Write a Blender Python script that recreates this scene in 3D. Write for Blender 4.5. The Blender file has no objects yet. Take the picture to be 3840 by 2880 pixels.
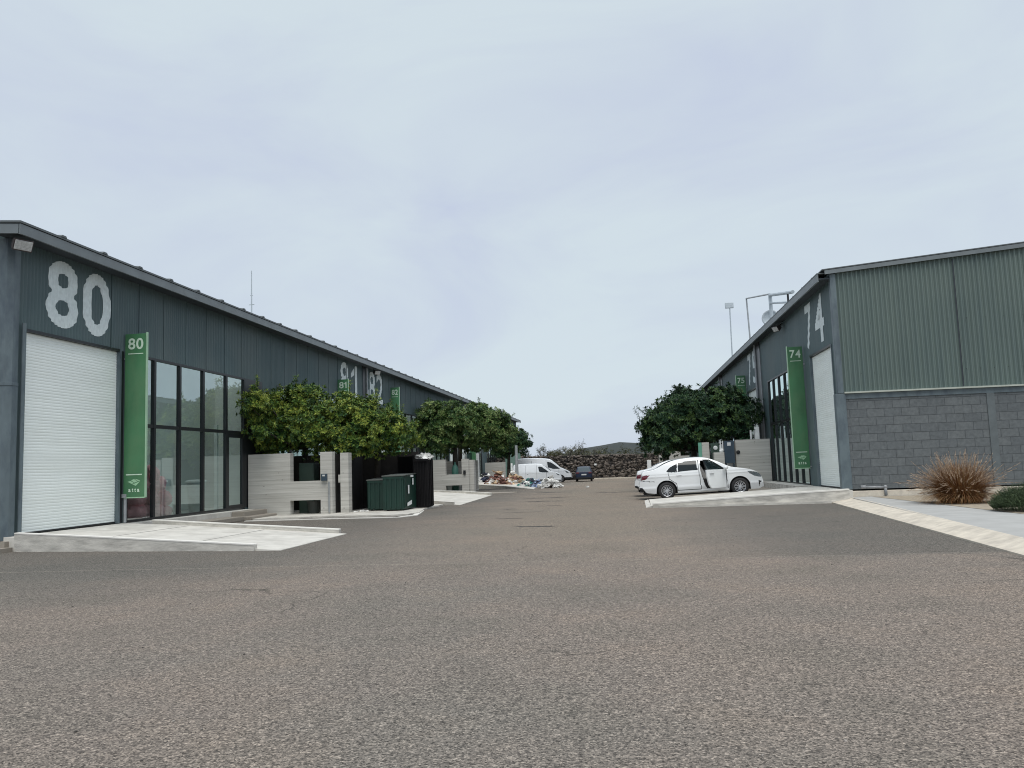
import bpy, bmesh, math, random
from mathutils import noise as mnoise
from math import radians, sin, cos, pi, sqrt, exp
from mathutils import Vector, Matrix
random.seed(7)
scene = bpy.context.scene
col = scene.collection

# ------------------------------------------------------------ camera
cam_d = bpy.data.cameras.new('camera')
cam = bpy.data.objects.new('camera', cam_d)
col.objects.link(cam)
r_ = Vector((0.99099099, 0.12940178, -0.03452579))
u_ = Vector((0.04722088, -0.09635907, 0.99422589))
f_ = Vector((-0.12532772, 0.98689924, 0.10160143))
m3 = Matrix((r_, u_, -f_)).transposed()
cam.matrix_world = Matrix.Translation((0, 0, 1.5)) @ m3.to_4x4()
cam_d.sensor_width = 36
cam_d.lens = 29.13
cam_d.clip_start = 0.1
cam_d.clip_end = 3000
scene.camera = cam

# ------------------------------------------------------------ sky
SUN_AZ, SUN_EL = radians(165), radians(66)      # azimuth from +Y, clockwise
w = bpy.data.worlds.new('World')
scene.world = w
w.use_nodes = True
nt = w.node_tree
nt.nodes.clear()
N = nt.nodes.new
out = N('ShaderNodeOutputWorld')
bg = N('ShaderNodeBackground')
bg.inputs['Strength'].default_value = 0.1
sky = N('ShaderNodeTexSky')
sky.sky_type = 'NISHITA'
sky.sun_disc = False
sky.sun_elevation = SUN_EL
sky.sun_rotation = SUN_AZ
tc = N('ShaderNodeTexCoord')
mp = N('ShaderNodeMapping')
mp.inputs['Scale'].default_value = (1.0, 1.0, 2.6)
mp.inputs['Rotation'].default_value = (0.15, 0.25, 0.4)
n1 = N('ShaderNodeTexNoise')
n1.inputs['Scale'].default_value = 2.1
n1.inputs['Detail'].default_value = 5
n1.inputs['Roughness'].default_value = 0.56
n1.inputs['Distortion'].default_value = 0.6
rp = N('ShaderNodeValToRGB')
rp.color_ramp.elements[0].position = 0.32
rp.color_ramp.elements[0].color = (0.550, 0.612, 0.755, 1)
rp.color_ramp.elements[1].position = 0.62
rp.color_ramp.elements[1].color = (0.640, 0.728, 0.785, 1)
e = rp.color_ramp.elements.new(0.46)
e.color = (0.595, 0.668, 0.765, 1)
sc = N('ShaderNodeVectorMath'); sc.operation = 'SCALE'; sc.inputs['Scale'].default_value = 10.5
mx = N('ShaderNodeMix'); mx.data_type = 'RGBA'; mx.inputs['Factor'].default_value = 0.93
L = nt.links.new
L(tc.outputs['Generated'], mp.inputs['Vector'])
L(mp.outputs['Vector'], n1.inputs['Vector'])
L(n1.outputs['Fac'], rp.inputs['Fac'])
L(rp.outputs['Color'], sc.inputs[0])
L(sky.outputs['Color'], mx.inputs[6])
L(sc.outputs['Vector'], mx.inputs[7])
L(mx.outputs[2], bg.inputs['Color'])
L(bg.outputs['Background'], out.inputs['Surface'])

sun_d = bpy.data.lights.new('sun', 'SUN')
sun_d.energy = 2.5
sun_d.angle = radians(40)
sun_d.color = (1.0, 0.965, 0.91)
sun = bpy.data.objects.new('sun', sun_d)
col.objects.link(sun)
dirv = Vector((sin(SUN_AZ) * cos(SUN_EL), cos(SUN_AZ) * cos(SUN_EL), sin(SUN_EL)))
sun.rotation_euler = dirv.to_track_quat('Z', 'Y').to_euler()
sun.location = (0, -20, 40)

scene.view_settings.view_transform = 'Standard'
scene.view_settings.look = 'None'
scene.view_settings.exposure = 0.0
scene.view_settings.gamma = 1.0
scene.cycles.pixel_filter_type = 'BLACKMAN_HARRIS'
scene.cycles.filter_width = 1.05

# ------------------------------------------------------------ materials
def new_mat(name):
    m = bpy.data.materials.new(name)
    m.use_nodes = True
    return m, m.node_tree, m.node_tree.nodes['Principled BSDF']

def mat(name, c, rough=0.6, var=0.12, scale=3.0, metal=0.0, spec=0.5, bump=0.0, bscale=40.0, dirt=None, dirt_amt=0.3, dscale=1.2, coat=0.0, stretch=(1, 1, 1), island=0.0):
    m, t, b = new_mat(name)
    n = t.nodes.new; l = t.links.new
    tcn = n('ShaderNodeTexCoord')
    mpn = n('ShaderNodeMapping'); mpn.inputs['Scale'].default_value = stretch
    l(tcn.outputs['Object'], mpn.inputs['Vector'])
    no = n('ShaderNodeTexNoise'); no.inputs['Scale'].default_value = scale; no.inputs['Detail'].default_value = 6
    l(mpn.outputs['Vector'], no.inputs['Vector'])
    rm = n('ShaderNodeMapRange')
    rm.inputs['From Min'].default_value = 0.3; rm.inputs['From Max'].default_value = 0.7
    rm.inputs['To Min'].default_value = 1 - var; rm.inputs['To Max'].default_value = 1 + var
    l(no.outputs['Fac'], rm.inputs['Value'])
    mu = n('ShaderNodeVectorMath'); mu.operation = 'SCALE'; mu.inputs[0].default_value = c[:3]
    l(rm.outputs['Result'], mu.inputs['Scale'])
    cur = mu.outputs['Vector']
    if island:
        ge = n('ShaderNodeNewGeometry')
        r2 = n('ShaderNodeMapRange'); r2.inputs['To Min'].default_value = 1 - island; r2.inputs['To Max'].default_value = 1 + island
        l(ge.outputs['Random Per Island'], r2.inputs['Value'])
        m2 = n('ShaderNodeVectorMath'); m2.operation = 'SCALE'
        l(cur, m2.inputs[0]); l(r2.outputs['Result'], m2.inputs['Scale']); cur = m2.outputs['Vector']
    if dirt:
        nd = n('ShaderNodeTexNoise'); nd.inputs['Scale'].default_value = dscale; nd.inputs['Detail'].default_value = 8; nd.inputs['Roughness'].default_value = 0.65
        l(mpn.outputs['Vector'], nd.inputs['Vector'])
        rd = n('ShaderNodeMapRange'); rd.inputs['From Min'].default_value = 0.45; rd.inputs['From Max'].default_value = 0.72
        rd.inputs['To Max'].default_value = dirt_amt
        l(nd.outputs['Fac'], rd.inputs['Value'])
        mi = n('ShaderNodeMix'); mi.data_type = 'RGBA'
        l(rd.outputs['Result'], mi.inputs['Factor']); l(cur, mi.inputs[6]); mi.inputs[7].default_value = (*dirt[:3], 1)
        cur = mi.outputs[2]
    l(cur, b.inputs['Base Color'])
    b.inputs['Roughness'].default_value = rough
    b.inputs['Metallic'].default_value = metal
    b.inputs['Specular IOR Level'].default_value = spec
    b.inputs['Coat Weight'].default_value = coat
    if bump:
        nb = n('ShaderNodeTexNoise'); nb.inputs['Scale'].default_value = bscale; nb.inputs['Detail'].default_value = 6
        l(mpn.outputs['Vector'], nb.inputs['Vector'])
        bp = n('ShaderNodeBump'); bp.inputs['Strength'].default_value = bump; bp.inputs['Distance'].default_value = 0.02
        l(nb.outputs['Fac'], bp.inputs['Height']); l(bp.outputs['Normal'], b.inputs['Normal'])
    return m

M = {}
def clad_mat(name, c, streak, dust):
    m = mat(name, c, 0.5, 0.09, 0.6, spec=0.35, stretch=(1, 1, 0.25))
    t = m.node_tree; b = t.nodes['Principled BSDF']; n = t.nodes.new; l = t.links.new
    src = b.inputs['Base Color'].links[0].from_socket
    tcn = n('ShaderNodeTexCoord'); mp_ = n('ShaderNodeMapping'); mp_.inputs['Scale'].default_value = (2.6, 2.6, 0.10); l(tcn.outputs['Object'], mp_.inputs['Vector'])
    a = n('ShaderNodeTexNoise'); a.inputs['Scale'].default_value = 1.5; a.inputs['Detail'].default_value = 6; a.inputs['Roughness'].default_value = 0.65; l(mp_.outputs['Vector'], a.inputs['Vector'])
    r = n('ShaderNodeMapRange'); r.inputs['From Min'].default_value = 0.42; r.inputs['From Max'].default_value = 0.72; r.inputs['To Max'].default_value = 0.65; l(a.outputs['Fac'], r.inputs['Value'])
    x = n('ShaderNodeMix'); x.data_type = 'RGBA'; l(r.outputs['Result'], x.inputs['Factor']); l(src, x.inputs[6]); x.inputs[7].default_value = (*streak, 1)
    a2 = n('ShaderNodeTexNoise'); a2.inputs['Scale'].default_value = 0.35; a2.inputs['Detail'].default_value = 7; l(tcn.outputs['Object'], a2.inputs['Vector'])
    r2 = n('ShaderNodeMapRange'); r2.inputs['From Min'].default_value = 0.45; r2.inputs['From Max'].default_value = 0.75; r2.inputs['To Max'].default_value = 0.7; l(a2.outputs['Fac'], r2.inputs['Value'])
    y_ = n('ShaderNodeMix'); y_.data_type = 'RGBA'; l(r2.outputs['Result'], y_.inputs['Factor']); l(x.outputs[2], y_.inputs[6]); y_.inputs[7].default_value = (*dust, 1)
    l(y_.outputs[2], b.inputs['Base Color'])
    return m
M['clad'] = clad_mat('painted corrugated steel', (0.088, 0.130, 0.135), (0.066, 0.098, 0.110), (0.135, 0.165, 0.163))
M['clad_gable'] = clad_mat('corrugated steel in lit gable tone', (0.132, 0.175, 0.162), (0.098, 0.138, 0.140), (0.160, 0.204, 0.184))  # same paint as the fronts; the gable's stronger light is in this colour
M['clad_old'] = mat('painted corrugated steel', (0.105, 0.142, 0.142), 0.5, 0.10, 0.6, dirt=(0.155, 0.19, 0.18), dirt_amt=0.35, dscale=0.5, spec=0.35, stretch=(1, 1, 0.25))
M['fascia'] = mat('grey steel fascia', (0.165, 0.19, 0.20), 0.45, 0.12, 2.0, spec=0.4, dirt=(0.12, 0.12, 0.12), dirt_amt=0.3)
M['roof'] = mat('dark roof sheet', (0.10, 0.115, 0.12), 0.5, 0.1, 1.0)
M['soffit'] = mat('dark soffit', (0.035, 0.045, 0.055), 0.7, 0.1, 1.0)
M['post'] = mat('weathered grey blue steel', (0.115, 0.150, 0.165), 0.5, 0.18, 3.0, dirt=(0.03, 0.045, 0.07), dirt_amt=0.75, dscale=2.2, stretch=(1, 1, 0.4))
M['trim_light'] = mat('pale flashing', (0.42, 0.45, 0.40), 0.5, 0.1, 3.0)
M['black'] = mat('black aluminium', (0.012, 0.014, 0.016), 0.4, 0.1, 5.0)
M['digit'] = mat('pale grey paint', (0.68, 0.75, 0.75), 0.55, 0.08, 8.0, dirt=(0.42, 0.48, 0.49), dirt_amt=0.35, dscale=6.0)
M['green'] = mat('green sign paint', (0.062, 0.192, 0.088), 0.4, 0.25, 1.2, dirt=(0.12, 0.22, 0.11), dirt_amt=0.6, dscale=1.6, stretch=(1, 1, 0.5))
M['sign_edge'] = mat('pale green sign edge', (0.34, 0.52, 0.36), 0.4, 0.1, 3.0)
M['sign_text'] = mat('white sign paint', (0.62, 0.76, 0.62), 0.5, 0.12, 9.0)
M['sign_mark'] = mat('light green sign paint', (0.34, 0.56, 0.36), 0.5, 0.15, 9.0)
M['rubber'] = mat('black rubber', (0.018, 0.018, 0.019), 0.75, 0.2, 12.0)
M['rim'] = mat('silver alloy', (0.55, 0.56, 0.58), 0.3, 0.05, 12.0, metal=0.7)
M['white_car'] = mat('white car paint', (0.75, 0.77, 0.78), 0.22, 0.02, 2.0, coat=0.6)
M['van_white'] = mat('white van paint', (0.70, 0.73, 0.76), 0.28, 0.03, 2.0, coat=0.4)
M['seam'] = mat('dark panel seam', (0.06, 0.065, 0.07), 0.6, 0.1, 3.0)
M['blue_car'] = mat('dark blue car paint', (0.010, 0.018, 0.045), 0.35, 0.05, 2.0, coat=0.1, spec=0.3)
M['car_glass'] = mat('dark car glass', (0.012, 0.016, 0.018), 0.05, 0.05, 2.0, spec=0.4)
M['rear_glass'] = mat('reflecting rear glass', (0.05, 0.07, 0.08), 0.08, 0.1, 2.0, spec=1.0)
M['tail'] = mat('red tail lamp', (0.12, 0.008, 0.02), 0.2, 0.1, 9.0, spec=0.8)
M['lamp_clear'] = mat('clear head lamp', (0.10, 0.12, 0.13), 0.12, 0.3, 14.0, spec=0.9)
M['seat'] = mat('grey seat cloth', (0.30, 0.29, 0.28), 0.9, 0.2, 6.0)
M['shade_back'] = mat('back wall painted as shade', (0.02, 0.019, 0.018), 0.9, 0.3, 3.0)  # near-black stands for the shade inside the enclosure
M['dark_int'] = mat('dark car interior', (0.02, 0.02, 0.021), 0.8, 0.2, 6.0)
M['plate'] = mat('number plate', (0.6, 0.62, 0.62), 0.5, 0.05, 6.0)
M['dumpster'] = mat('dark green dumpster paint', (0.004, 0.032, 0.022), 0.5, 0.22, 1.5, dirt=(0.01, 0.03, 0.022), dirt_amt=0.4)
M['lid'] = mat('grey dumpster lid', (0.10, 0.11, 0.10), 0.5, 0.2, 3.0)
M['bin_black'] = mat('black steel container', (0.006, 0.006, 0.007), 0.6, 0.3, 3.0, dirt=(0.03, 0.026, 0.023), dirt_amt=0.4, spec=0.2, dscale=3, stretch=(1, 1, 0.25))
M['bark'] = mat('dark bark', (0.045, 0.038, 0.030), 0.9, 0.25, 6.0, bump=0.5)
M['twig'] = mat('grey brown twigs', (0.13, 0.115, 0.095), 0.9, 0.25, 6.0)
M['cabinet'] = mat('blue grey cabinet', (0.035, 0.060, 0.085), 0.5, 0.12, 2.0)
M['cab_green'] = mat('dark green cabinet', (0.03, 0.055, 0.042), 0.5, 0.2, 2.0)
M['white_plastic'] = mat('white plastic', (0.78, 0.80, 0.79), 0.6, 0.08, 5.0)
M['galv'] = mat('galvanised steel', (0.33, 0.35, 0.36), 0.45, 0.15, 6.0, metal=0.3)
M['galv_pale'] = mat('pale steel tube', (0.50, 0.56, 0.60), 0.5, 0.1, 6.0)
M['sand'] = mat('sandy planting bed', (0.34, 0.29, 0.22), 0.95, 0.25, 5.0, bump=0.6, bscale=60, island=0)
M['walk'] = mat('grey walkway concrete', (0.40, 0.40, 0.385), 0.85, 0.09, 2.0, bump=0.2, bscale=120, dirt=(0.32, 0.315, 0.30), dirt_amt=0.45, dscale=1.2)
M['kerb'] = mat('cream kerb concrete', (0.60, 0.545, 0.455), 0.9, 0.14, 4.0, bump=0.3, bscale=90, dirt=(0.30, 0.27, 0.24), dirt_amt=0.5, dscale=3.0)
M['conc'] = mat('pale apron concrete', (0.60, 0.58, 0.53), 0.85, 0.10, 2.5, bump=0.25, bscale=90, dirt=(0.33, 0.31, 0.28), dirt_amt=0.62, dscale=1.1)
M['conc_edge'] = mat('rough kerb concrete', (0.56, 0.54, 0.49), 0.9, 0.18, 5.0, bump=0.5, bscale=50, dirt=(0.20, 0.19, 0.175), dirt_amt=0.6, dscale=4.0, stretch=(0.5, 0.5, 2.0))
M['conc_line'] = mat('smooth kerb top', (0.76, 0.74, 0.69), 0.85, 0.08, 4.0, dirt=(0.4, 0.39, 0.36), dirt_amt=0.4, dscale=4)
M['conc_brown'] = mat('brown stained concrete', (0.30, 0.27, 0.23), 0.9, 0.2, 3.0, bump=0.4, bscale=60, dirt=(0.16, 0.14, 0.11), dirt_amt=0.5, dscale=3)
M['int_wall'] = mat('pale interior wall', (0.82, 0.84, 0.82), 0.9, 0.05, 1.0)
M['int_floor'] = mat('interior floor', (0.5, 0.5, 0.48), 0.6, 0.08, 1.0)
M['pink'] = mat('pink wrapped insulation', (0.95, 0.46, 0.50), 0.8, 0.2, 4.0, bump=0.5, bscale=12)
M['hole'] = mat('unlit pipe bore', (0.01, 0.011, 0.013), 0.9, 0.1, 3.0)
M['lamp_body'] = mat('rusty lamp housing', (0.055, 0.045, 0.045), 0.7, 0.25, 9.0)
M['lens'] = mat('floodlight lens', (0.45, 0.46, 0.45), 0.2, 0.25, 18.0)
M['copper'] = mat('grey pipe', (0.26, 0.27, 0.28), 0.5, 0.2, 9.0)
M['debris_red'] = mat('reddish rubbish', (0.20, 0.095, 0.075), 0.9, 0.5, 6.0, island=0.6)
M['debris_tan'] = mat('tan rubbish', (0.46, 0.34, 0.22), 0.9, 0.35, 6.0, island=0.4)
M['debris_white'] = mat('white rubbish', (0.62, 0.62, 0.60), 0.7, 0.25, 6.0, island=0.35)
M['debris_green'] = mat('turquoise rubbish', (0.10, 0.30, 0.27), 0.7, 0.4, 6.0, island=0.6)
M['debris_dark'] = mat('dark rubbish', (0.02, 0.025, 0.05), 0.7, 0.4, 6.0, island=0.6)
M['debris_blue'] = mat('pale blue rubbish', (0.30, 0.38, 0.55), 0.7, 0.3, 6.0, island=0.4)
M['slot'] = mat('dark slot', (0.040, 0.036, 0.031), 0.8, 0.3, 9.0)  # even dark fill for potholes and slab joints
M['hill'] = mat('scrub covered hill', (0.030, 0.037, 0.034), 1.0, 0.35, 0.03, dirt=(0.050, 0.050, 0.032), dirt_amt=0.8, dscale=0.05)

def board_concrete():
    m, t, b = new_mat('board formed concrete')
    n = t.nodes.new; l = t.links.new
    tcn = n('ShaderNodeTexCoord')
    mpn = n('ShaderNodeMapping'); mpn.inputs['Scale'].default_value = (0.22, 0.22, 6.0)
    l(tcn.outputs['Object'], mpn.inputs['Vector'])
    a = n('ShaderNodeTexNoise'); a.inputs['Scale'].default_value = 1.6; a.inputs['Detail'].default_value = 7; a.inputs['Roughness'].default_value = 0.6
    l(mpn.outputs['Vector'], a.inputs['Vector'])
    r = n('ShaderNodeValToRGB')
    r.color_ramp.elements[0].position = 0.30; r.color_ramp.elements[0].color = (0.40, 0.39, 0.355, 1)
    r.color_ramp.elements[1].position = 0.66; r.color_ramp.elements[1].color = (0.56, 0.55, 0.51, 1)
    l(a.outputs['Fac'], r.inputs['Fac'])
    sx = n('ShaderNodeSeparateXYZ'); l(tcn.outputs['Object'], sx.inputs['Vector'])
    ad = n('ShaderNodeMath'); ad.operation = 'DIVIDE'; ad.inputs[1].default_value = 0.17
    l(sx.outputs['Z'], ad.inputs[0])
    fr = n('ShaderNodeMath'); fr.operation = 'FRACT'; l(ad.outputs[0], fr.inputs[0])
    lt = n('ShaderNodeMath'); lt.operation = 'LESS_THAN'; lt.inputs[1].default_value = 0.10
    l(fr.outputs[0], lt.inputs[0])
    v = n('ShaderNodeTexVoronoi'); v.inputs['Scale'].default_value = 3.4
    l(tcn.outputs['Object'], v.inputs['Vector'])
    vl = n('ShaderNodeMath'); vl.operation = 'LESS_THAN'; vl.inputs[1].default_value = 0.085
    l(v.outputs['Distance'], vl.inputs[0])
    mxx = n('ShaderNodeMath'); mxx.operation = 'MULTIPLY'; mxx.inputs[1].default_value = 0.22
    l(lt.outputs[0], mxx.inputs[0])
    ma = n('ShaderNodeMath'); ma.operation = 'MULTIPLY'; ma.inputs[1].default_value = 0.5
    l(vl.outputs[0], ma.inputs[0])
    mm = n('ShaderNodeMath'); mm.operation = 'MAXIMUM'; l(mxx.outputs[0], mm.inputs[0]); l(ma.outputs[0], mm.inputs[1])
    mi = n('ShaderNodeMix'); mi.data_type = 'RGBA'; mi.inputs[7].default_value = (0.10, 0.095, 0.085, 1)
    l(mm.outputs[0], mi.inputs['Factor']); l(r.outputs['Color'], mi.inputs[6])
    l(mi.outputs[2], b.inputs['Base Color'])
    b.inputs['Roughness'].default_value = 0.9
    bp = n('ShaderNodeBump'); bp.inputs['Strength'].default_value = 0.6; bp.inputs['Distance'].default_value = 0.02
    l(a.outputs['Fac'], bp.inputs['Height']); l(bp.outputs['Normal'], b.inputs['Normal'])
    return m
M['board'] = board_concrete()

def block_wall():
    m, t, b = new_mat('painted concrete block')
    n = t.nodes.new; l = t.links.new
    tcn = n('ShaderNodeTexCoord')
    sx = n('ShaderNodeSeparateXYZ'); l(tcn.outputs['Object'], sx.inputs['Vector'])
    cb = n('ShaderNodeCombineXYZ'); l(sx.outputs['X'], cb.inputs['X']); l(sx.outputs['Z'], cb.inputs['Y'])
    nz = n('ShaderNodeTexNoise'); nz.inputs['Scale'].default_value = 2.5; nz.inputs['Detail'].default_value = 3
    l(tcn.outputs['Object'], nz.inputs['Vector'])
    wv = n('ShaderNodeVectorMath'); wv.operation = 'SCALE'; wv.inputs['Scale'].default_value = 0.018
    l(nz.outputs['Color'], wv.inputs[0])
    av = n('ShaderNodeVectorMath'); l(cb.outputs['Vector'], av.inputs[0]); l(wv.outputs['Vector'], av.inputs[1])
    br = n('ShaderNodeTexBrick')
    br.inputs['Scale'].default_value = 1.0
    br.inputs['Brick Width'].default_value = 0.57; br.inputs['Row Height'].default_value = 0.285
    br.inputs['Mortar Size'].default_value = 0.010; br.inputs['Mortar Smooth'].default_value = 0.3
    br.inputs['Color1'].default_value = (0.100, 0.113, 0.120, 1)
    br.inputs['Color2'].default_value = (0.124, 0.138, 0.143, 1)
    br.inputs['Mortar'].default_value = (0.076, 0.086, 0.092, 1)
    l(av.outputs['Vector'], br.inputs['Vector'])
    n2 = n('ShaderNodeTexNoise'); n2.inputs['Scale'].default_value = 9; n2.inputs['Detail'].default_value = 8; n2.inputs['Roughness'].default_value = 0.7
    l(tcn.outputs['Object'], n2.inputs['Vector'])
    rm = n('ShaderNodeMapRange'); rm.inputs['From Min'].default_value = 0.3; rm.inputs['From Max'].default_value = 0.7; rm.inputs['To Min'].default_value = 0.78; rm.inputs['To Max'].default_value = 1.25
    l(n2.outputs['Fac'], rm.inputs['Value'])
    s = n('ShaderNodeVectorMath'); s.operation = 'SCALE'; l(br.outputs['Color'], s.inputs[0]); l(rm.outputs['Result'], s.inputs['Scale'])
    l(s.outputs['Vector'], b.inputs['Base Color'])
    b.inputs['Roughness'].default_value = 0.75
    iv = n('ShaderNodeMath'); iv.operation = 'MULTIPLY_ADD'; iv.inputs[1].default_value = -1.0
    l(br.outputs['Fac'], iv.inputs[0])
    sn = n('ShaderNodeMath'); sn.operation = 'MULTIPLY'; sn.inputs[1].default_value = 0.5
    l(n2.outputs['Fac'], sn.inputs[0]); l(sn.outputs[0], iv.inputs[2])
    bp = n('ShaderNodeBump'); bp.inputs['Strength'].default_value = 0.9; bp.inputs['Distance'].default_value = 0.02
    l(iv.outputs[0], bp.inputs['Height']); l(bp.outputs['Normal'], b.inputs['Normal'])
    return m
M['block'] = block_wall()

def asphalt():
    m, t, b = new_mat('worn asphalt')
    n = t.nodes.new; l = t.links.new
    tcn = n('ShaderNodeTexCoord'); P = tcn.outputs['Object']
    def noise(sc_, det, ro=0.5, vec=P, dist=0.0):
        a = n('ShaderNodeTexNoise'); a.inputs['Scale'].default_value = sc_; a.inputs['Detail'].default_value = det; a.inputs['Roughness'].default_value = ro; a.inputs['Distortion'].default_value = dist
        l(vec, a.inputs['Vector']); return a.outputs['Fac']
    def ramp(f, stops):
        r = n('ShaderNodeValToRGB')
        els = r.color_ramp.elements
        els[0].position, els[0].color = stops[0][0], (*stops[0][1], 1)
        els[1].position, els[1].color = stops[-1][0], (*stops[-1][1], 1)
        for p, c in stops[1:-1]:
            q = els.new(p); q.color = (*c, 1)
        l(f, r.inputs['Fac']); return r.outputs['Color']
    def mixc(f, a, b_, mode='MIX'):
        x = n('ShaderNodeMix'); x.data_type = 'RGBA'; x.blend_type = mode
        if isinstance(f, float): x.inputs['Factor'].default_value = f
        else: l(f, x.inputs['Factor'])
        for i, s in ((6, a), (7, b_)):
            if isinstance(s, tuple): x.inputs[i].default_value = (*s, 1)
            else: l(s, x.inputs[i])
        return x.outputs[2]
    # broad patches: warm pinkish wear, olive dust, newer grey asphalt
    big = ramp(noise(0.11, 4, 0.55), [(0.34, (0.190, 0.178, 0.158)), (0.5, (0.220, 0.192, 0.167)), (0.66, (0.246, 0.208, 0.176))])
    mid = ramp(noise(0.55, 5, 0.6), [(0.32, (0.86, 0.88, 0.87)), (0.5, (1, 1, 1)), (0.70, (1.12, 1.08, 1.04))])
    c = mixc(1.0, big, mid, 'MULTIPLY')
    # newer darker asphalt in front of the right ramp and along the left aprons (edges follow the paving, worn by noise)
    sx = n('ShaderNodeSeparateXYZ'); l(P, sx.inputs['Vector'])
    wob = n('ShaderNodeMath'); wob.operation = 'MULTIPLY_ADD'; wob.inputs[1].default_value = 3.0; l(noise(0.35, 5, 0.6), wob.inputs[0]); l(sx.outputs['X'], wob.inputs[2])
    def mrange(v, a, b_):
        r = n('ShaderNodeMapRange'); r.inputs['From Min'].default_value = a; r.inputs['From Max'].default_value = b_; l(v, r.inputs['Value']); return r.outputs['Result']
    right = mrange(wob.outputs[0], 2.3, 5.2)
    wy = n('ShaderNodeMath'); wy.operation = 'MULTIPLY_ADD'; wy.inputs[1].default_value = 0.25; l(noise(1.2, 4), wy.inputs[0]); l(sx.outputs['Y'], wy.inputs[2])
    far = mrange(wy.outputs[0], 13.45, 13.6)
    rf = n('ShaderNodeMath'); rf.operation = 'MULTIPLY'; l(right, rf.inputs[0]); l(far, rf.inputs[1])
    left = mrange(wob.outputs[0], -2.6, -6.0)
    lf = n('ShaderNodeMath'); lf.operation = 'MULTIPLY'; l(left, lf.inputs[0]); l(mrange(sx.outputs['Y'], 8.5, 13.5), lf.inputs[1])
    mxn = n('ShaderNodeMath'); mxn.operation = 'MAXIMUM'; l(rf.outputs[0], mxn.inputs[0]); l(lf.outputs[0], mxn.inputs[1])
    ml = n('ShaderNodeMath'); ml.operation = 'MULTIPLY'; ml.inputs[1].default_value = 0.60; l(mxn.outputs[0], ml.inputs[0])
    c = mixc(ml.outputs[0], c, (0.110, 0.108, 0.098))
    # cross joint in the paving, and paler wheel-polished band up the middle of the road
    jn = n('ShaderNodeMath'); jn.operation = 'COMPARE'; jn.inputs[1].default_value = 13.62; jn.inputs[2].default_value = 0.045; l(wy.outputs[0], jn.inputs[0])
    jm = n('ShaderNodeMath'); jm.operation = 'MULTIPLY'; jm.inputs[1].default_value = 0.4; l(jn.outputs[0], jm.inputs[0])
    c = mixc(jm.outputs[0], c, (0.30, 0.27, 0.23))
    bnd = n('ShaderNodeMath'); bnd.operation = 'MULTIPLY'; l(mrange(wob.outputs[0], -5.0, -1.0), bnd.inputs[0]); l(mrange(wob.outputs[0], 4.0, 1.5), bnd.inputs[1])
    b2_ = n('ShaderNodeMath'); b2_.operation = 'MULTIPLY'; l(bnd.outputs[0], b2_.inputs[0]); l(mrange(sx.outputs['Y'], 12.0, 20.0), b2_.inputs[1])
    b3_ = n('ShaderNodeMath'); b3_.operation = 'MULTIPLY'; b3_.inputs[1].default_value = 0.55; l(b2_.outputs[0], b3_.inputs[0])
    c = mixc(b3_.outputs[0], c, (0.245, 0.210, 0.165))
    # hairline cracks
    cv = n('ShaderNodeTexVoronoi'); cv.feature = 'DISTANCE_TO_EDGE'; cv.inputs['Scale'].default_value = 0.22
    cw = n('ShaderNodeTexNoise'); cw.inputs['Scale'].default_value = 0.9; cw.inputs['Detail'].default_value = 5; l(P, cw.inputs['Vector'])
    cm = n('ShaderNodeVectorMath'); cm.operation = 'MULTIPLY_ADD'; cm.inputs[1].default_value = (1.6, 1.6, 0); l(cw.outputs['Color'], cm.inputs[0]); l(P, cm.inputs[2])
    l(cm.outputs['Vector'], cv.inputs['Vector'])
    ck = n('ShaderNodeMath'); ck.operation = 'LESS_THAN'; ck.inputs[1].default_value = 0.0028; l(cv.outputs['Distance'], ck.inputs[0])
    cg = n('ShaderNodeMath'); cg.operation = 'MULTIPLY'; l(ck.outputs[0], cg.inputs[0]); l(mrange(noise(0.25, 2), 0.48, 0.60), cg.inputs[1])
    c9 = n('ShaderNodeMath'); c9.operation = 'MULTIPLY'; c9.inputs[1].default_value = 0.6; l(cg.outputs[0], c9.inputs[0])
    c = mixc(c9.outputs[0], c, (0.06, 0.057, 0.05))
    # aggregate
    vo = n('ShaderNodeTexVoronoi'); vo.inputs['Scale'].default_value = 92; l(P, vo.inputs['Vector'])
    sp = n('ShaderNodeSeparateColor'); l(vo.outputs['Color'], sp.inputs['Color'])
    agg = ramp(sp.outputs[0], [(0.0, (0.30, 0.30, 0.30)), (0.20, (0.62, 0.62, 0.62)), (0.55, (1.0, 0.99, 0.98)), (0.84, (1.28, 1.25, 1.22)), (1.0, (1.9, 1.87, 1.82))])
    c = mixc(1.0, c, agg, 'MULTIPLY')
    fine = ramp(noise(34, 6, 0.8), [(0.36, (0.50, 0.50, 0.50)), (0.5, (1.0, 1.0, 1.0)), (0.64, (1.50, 1.48, 1.46))])
    c = mixc(1.0, c, fine, 'MULTIPLY')
    grain = ramp(noise(13, 5, 0.85), [(0.38, (0.76, 0.76, 0.76)), (0.5, (1.0, 1.0, 1.0)), (0.62, (1.22, 1.21, 1.20))])
    c = mixc(1.0, c, grain, 'MULTIPLY')
    pits = mrange(noise(9.0, 4, 0.6), 0.64, 0.70)
    pm = n('ShaderNodeMath'); pm.operation = 'MULTIPLY'; pm.inputs[1].default_value = 0.5; l(pits, pm.inputs[0])
    c = mixc(pm.outputs[0], c, (0.045, 0.043, 0.040))
    l(c, b.inputs['Base Color'])
    b.inputs['Roughness'].default_value = 0.93
    b.inputs['Specular IOR Level'].default_value = 0.25
    bp = n('ShaderNodeBump'); bp.inputs['Strength'].default_value = 0.7; bp.inputs['Distance'].default_value = 0.008
    l(noise(45, 5, 0.7), bp.inputs['Height'])
    bp2 = n('ShaderNodeBump'); bp2.inputs['Strength'].default_value = 0.5; bp2.inputs['Distance'].default_value = 0.02
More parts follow.
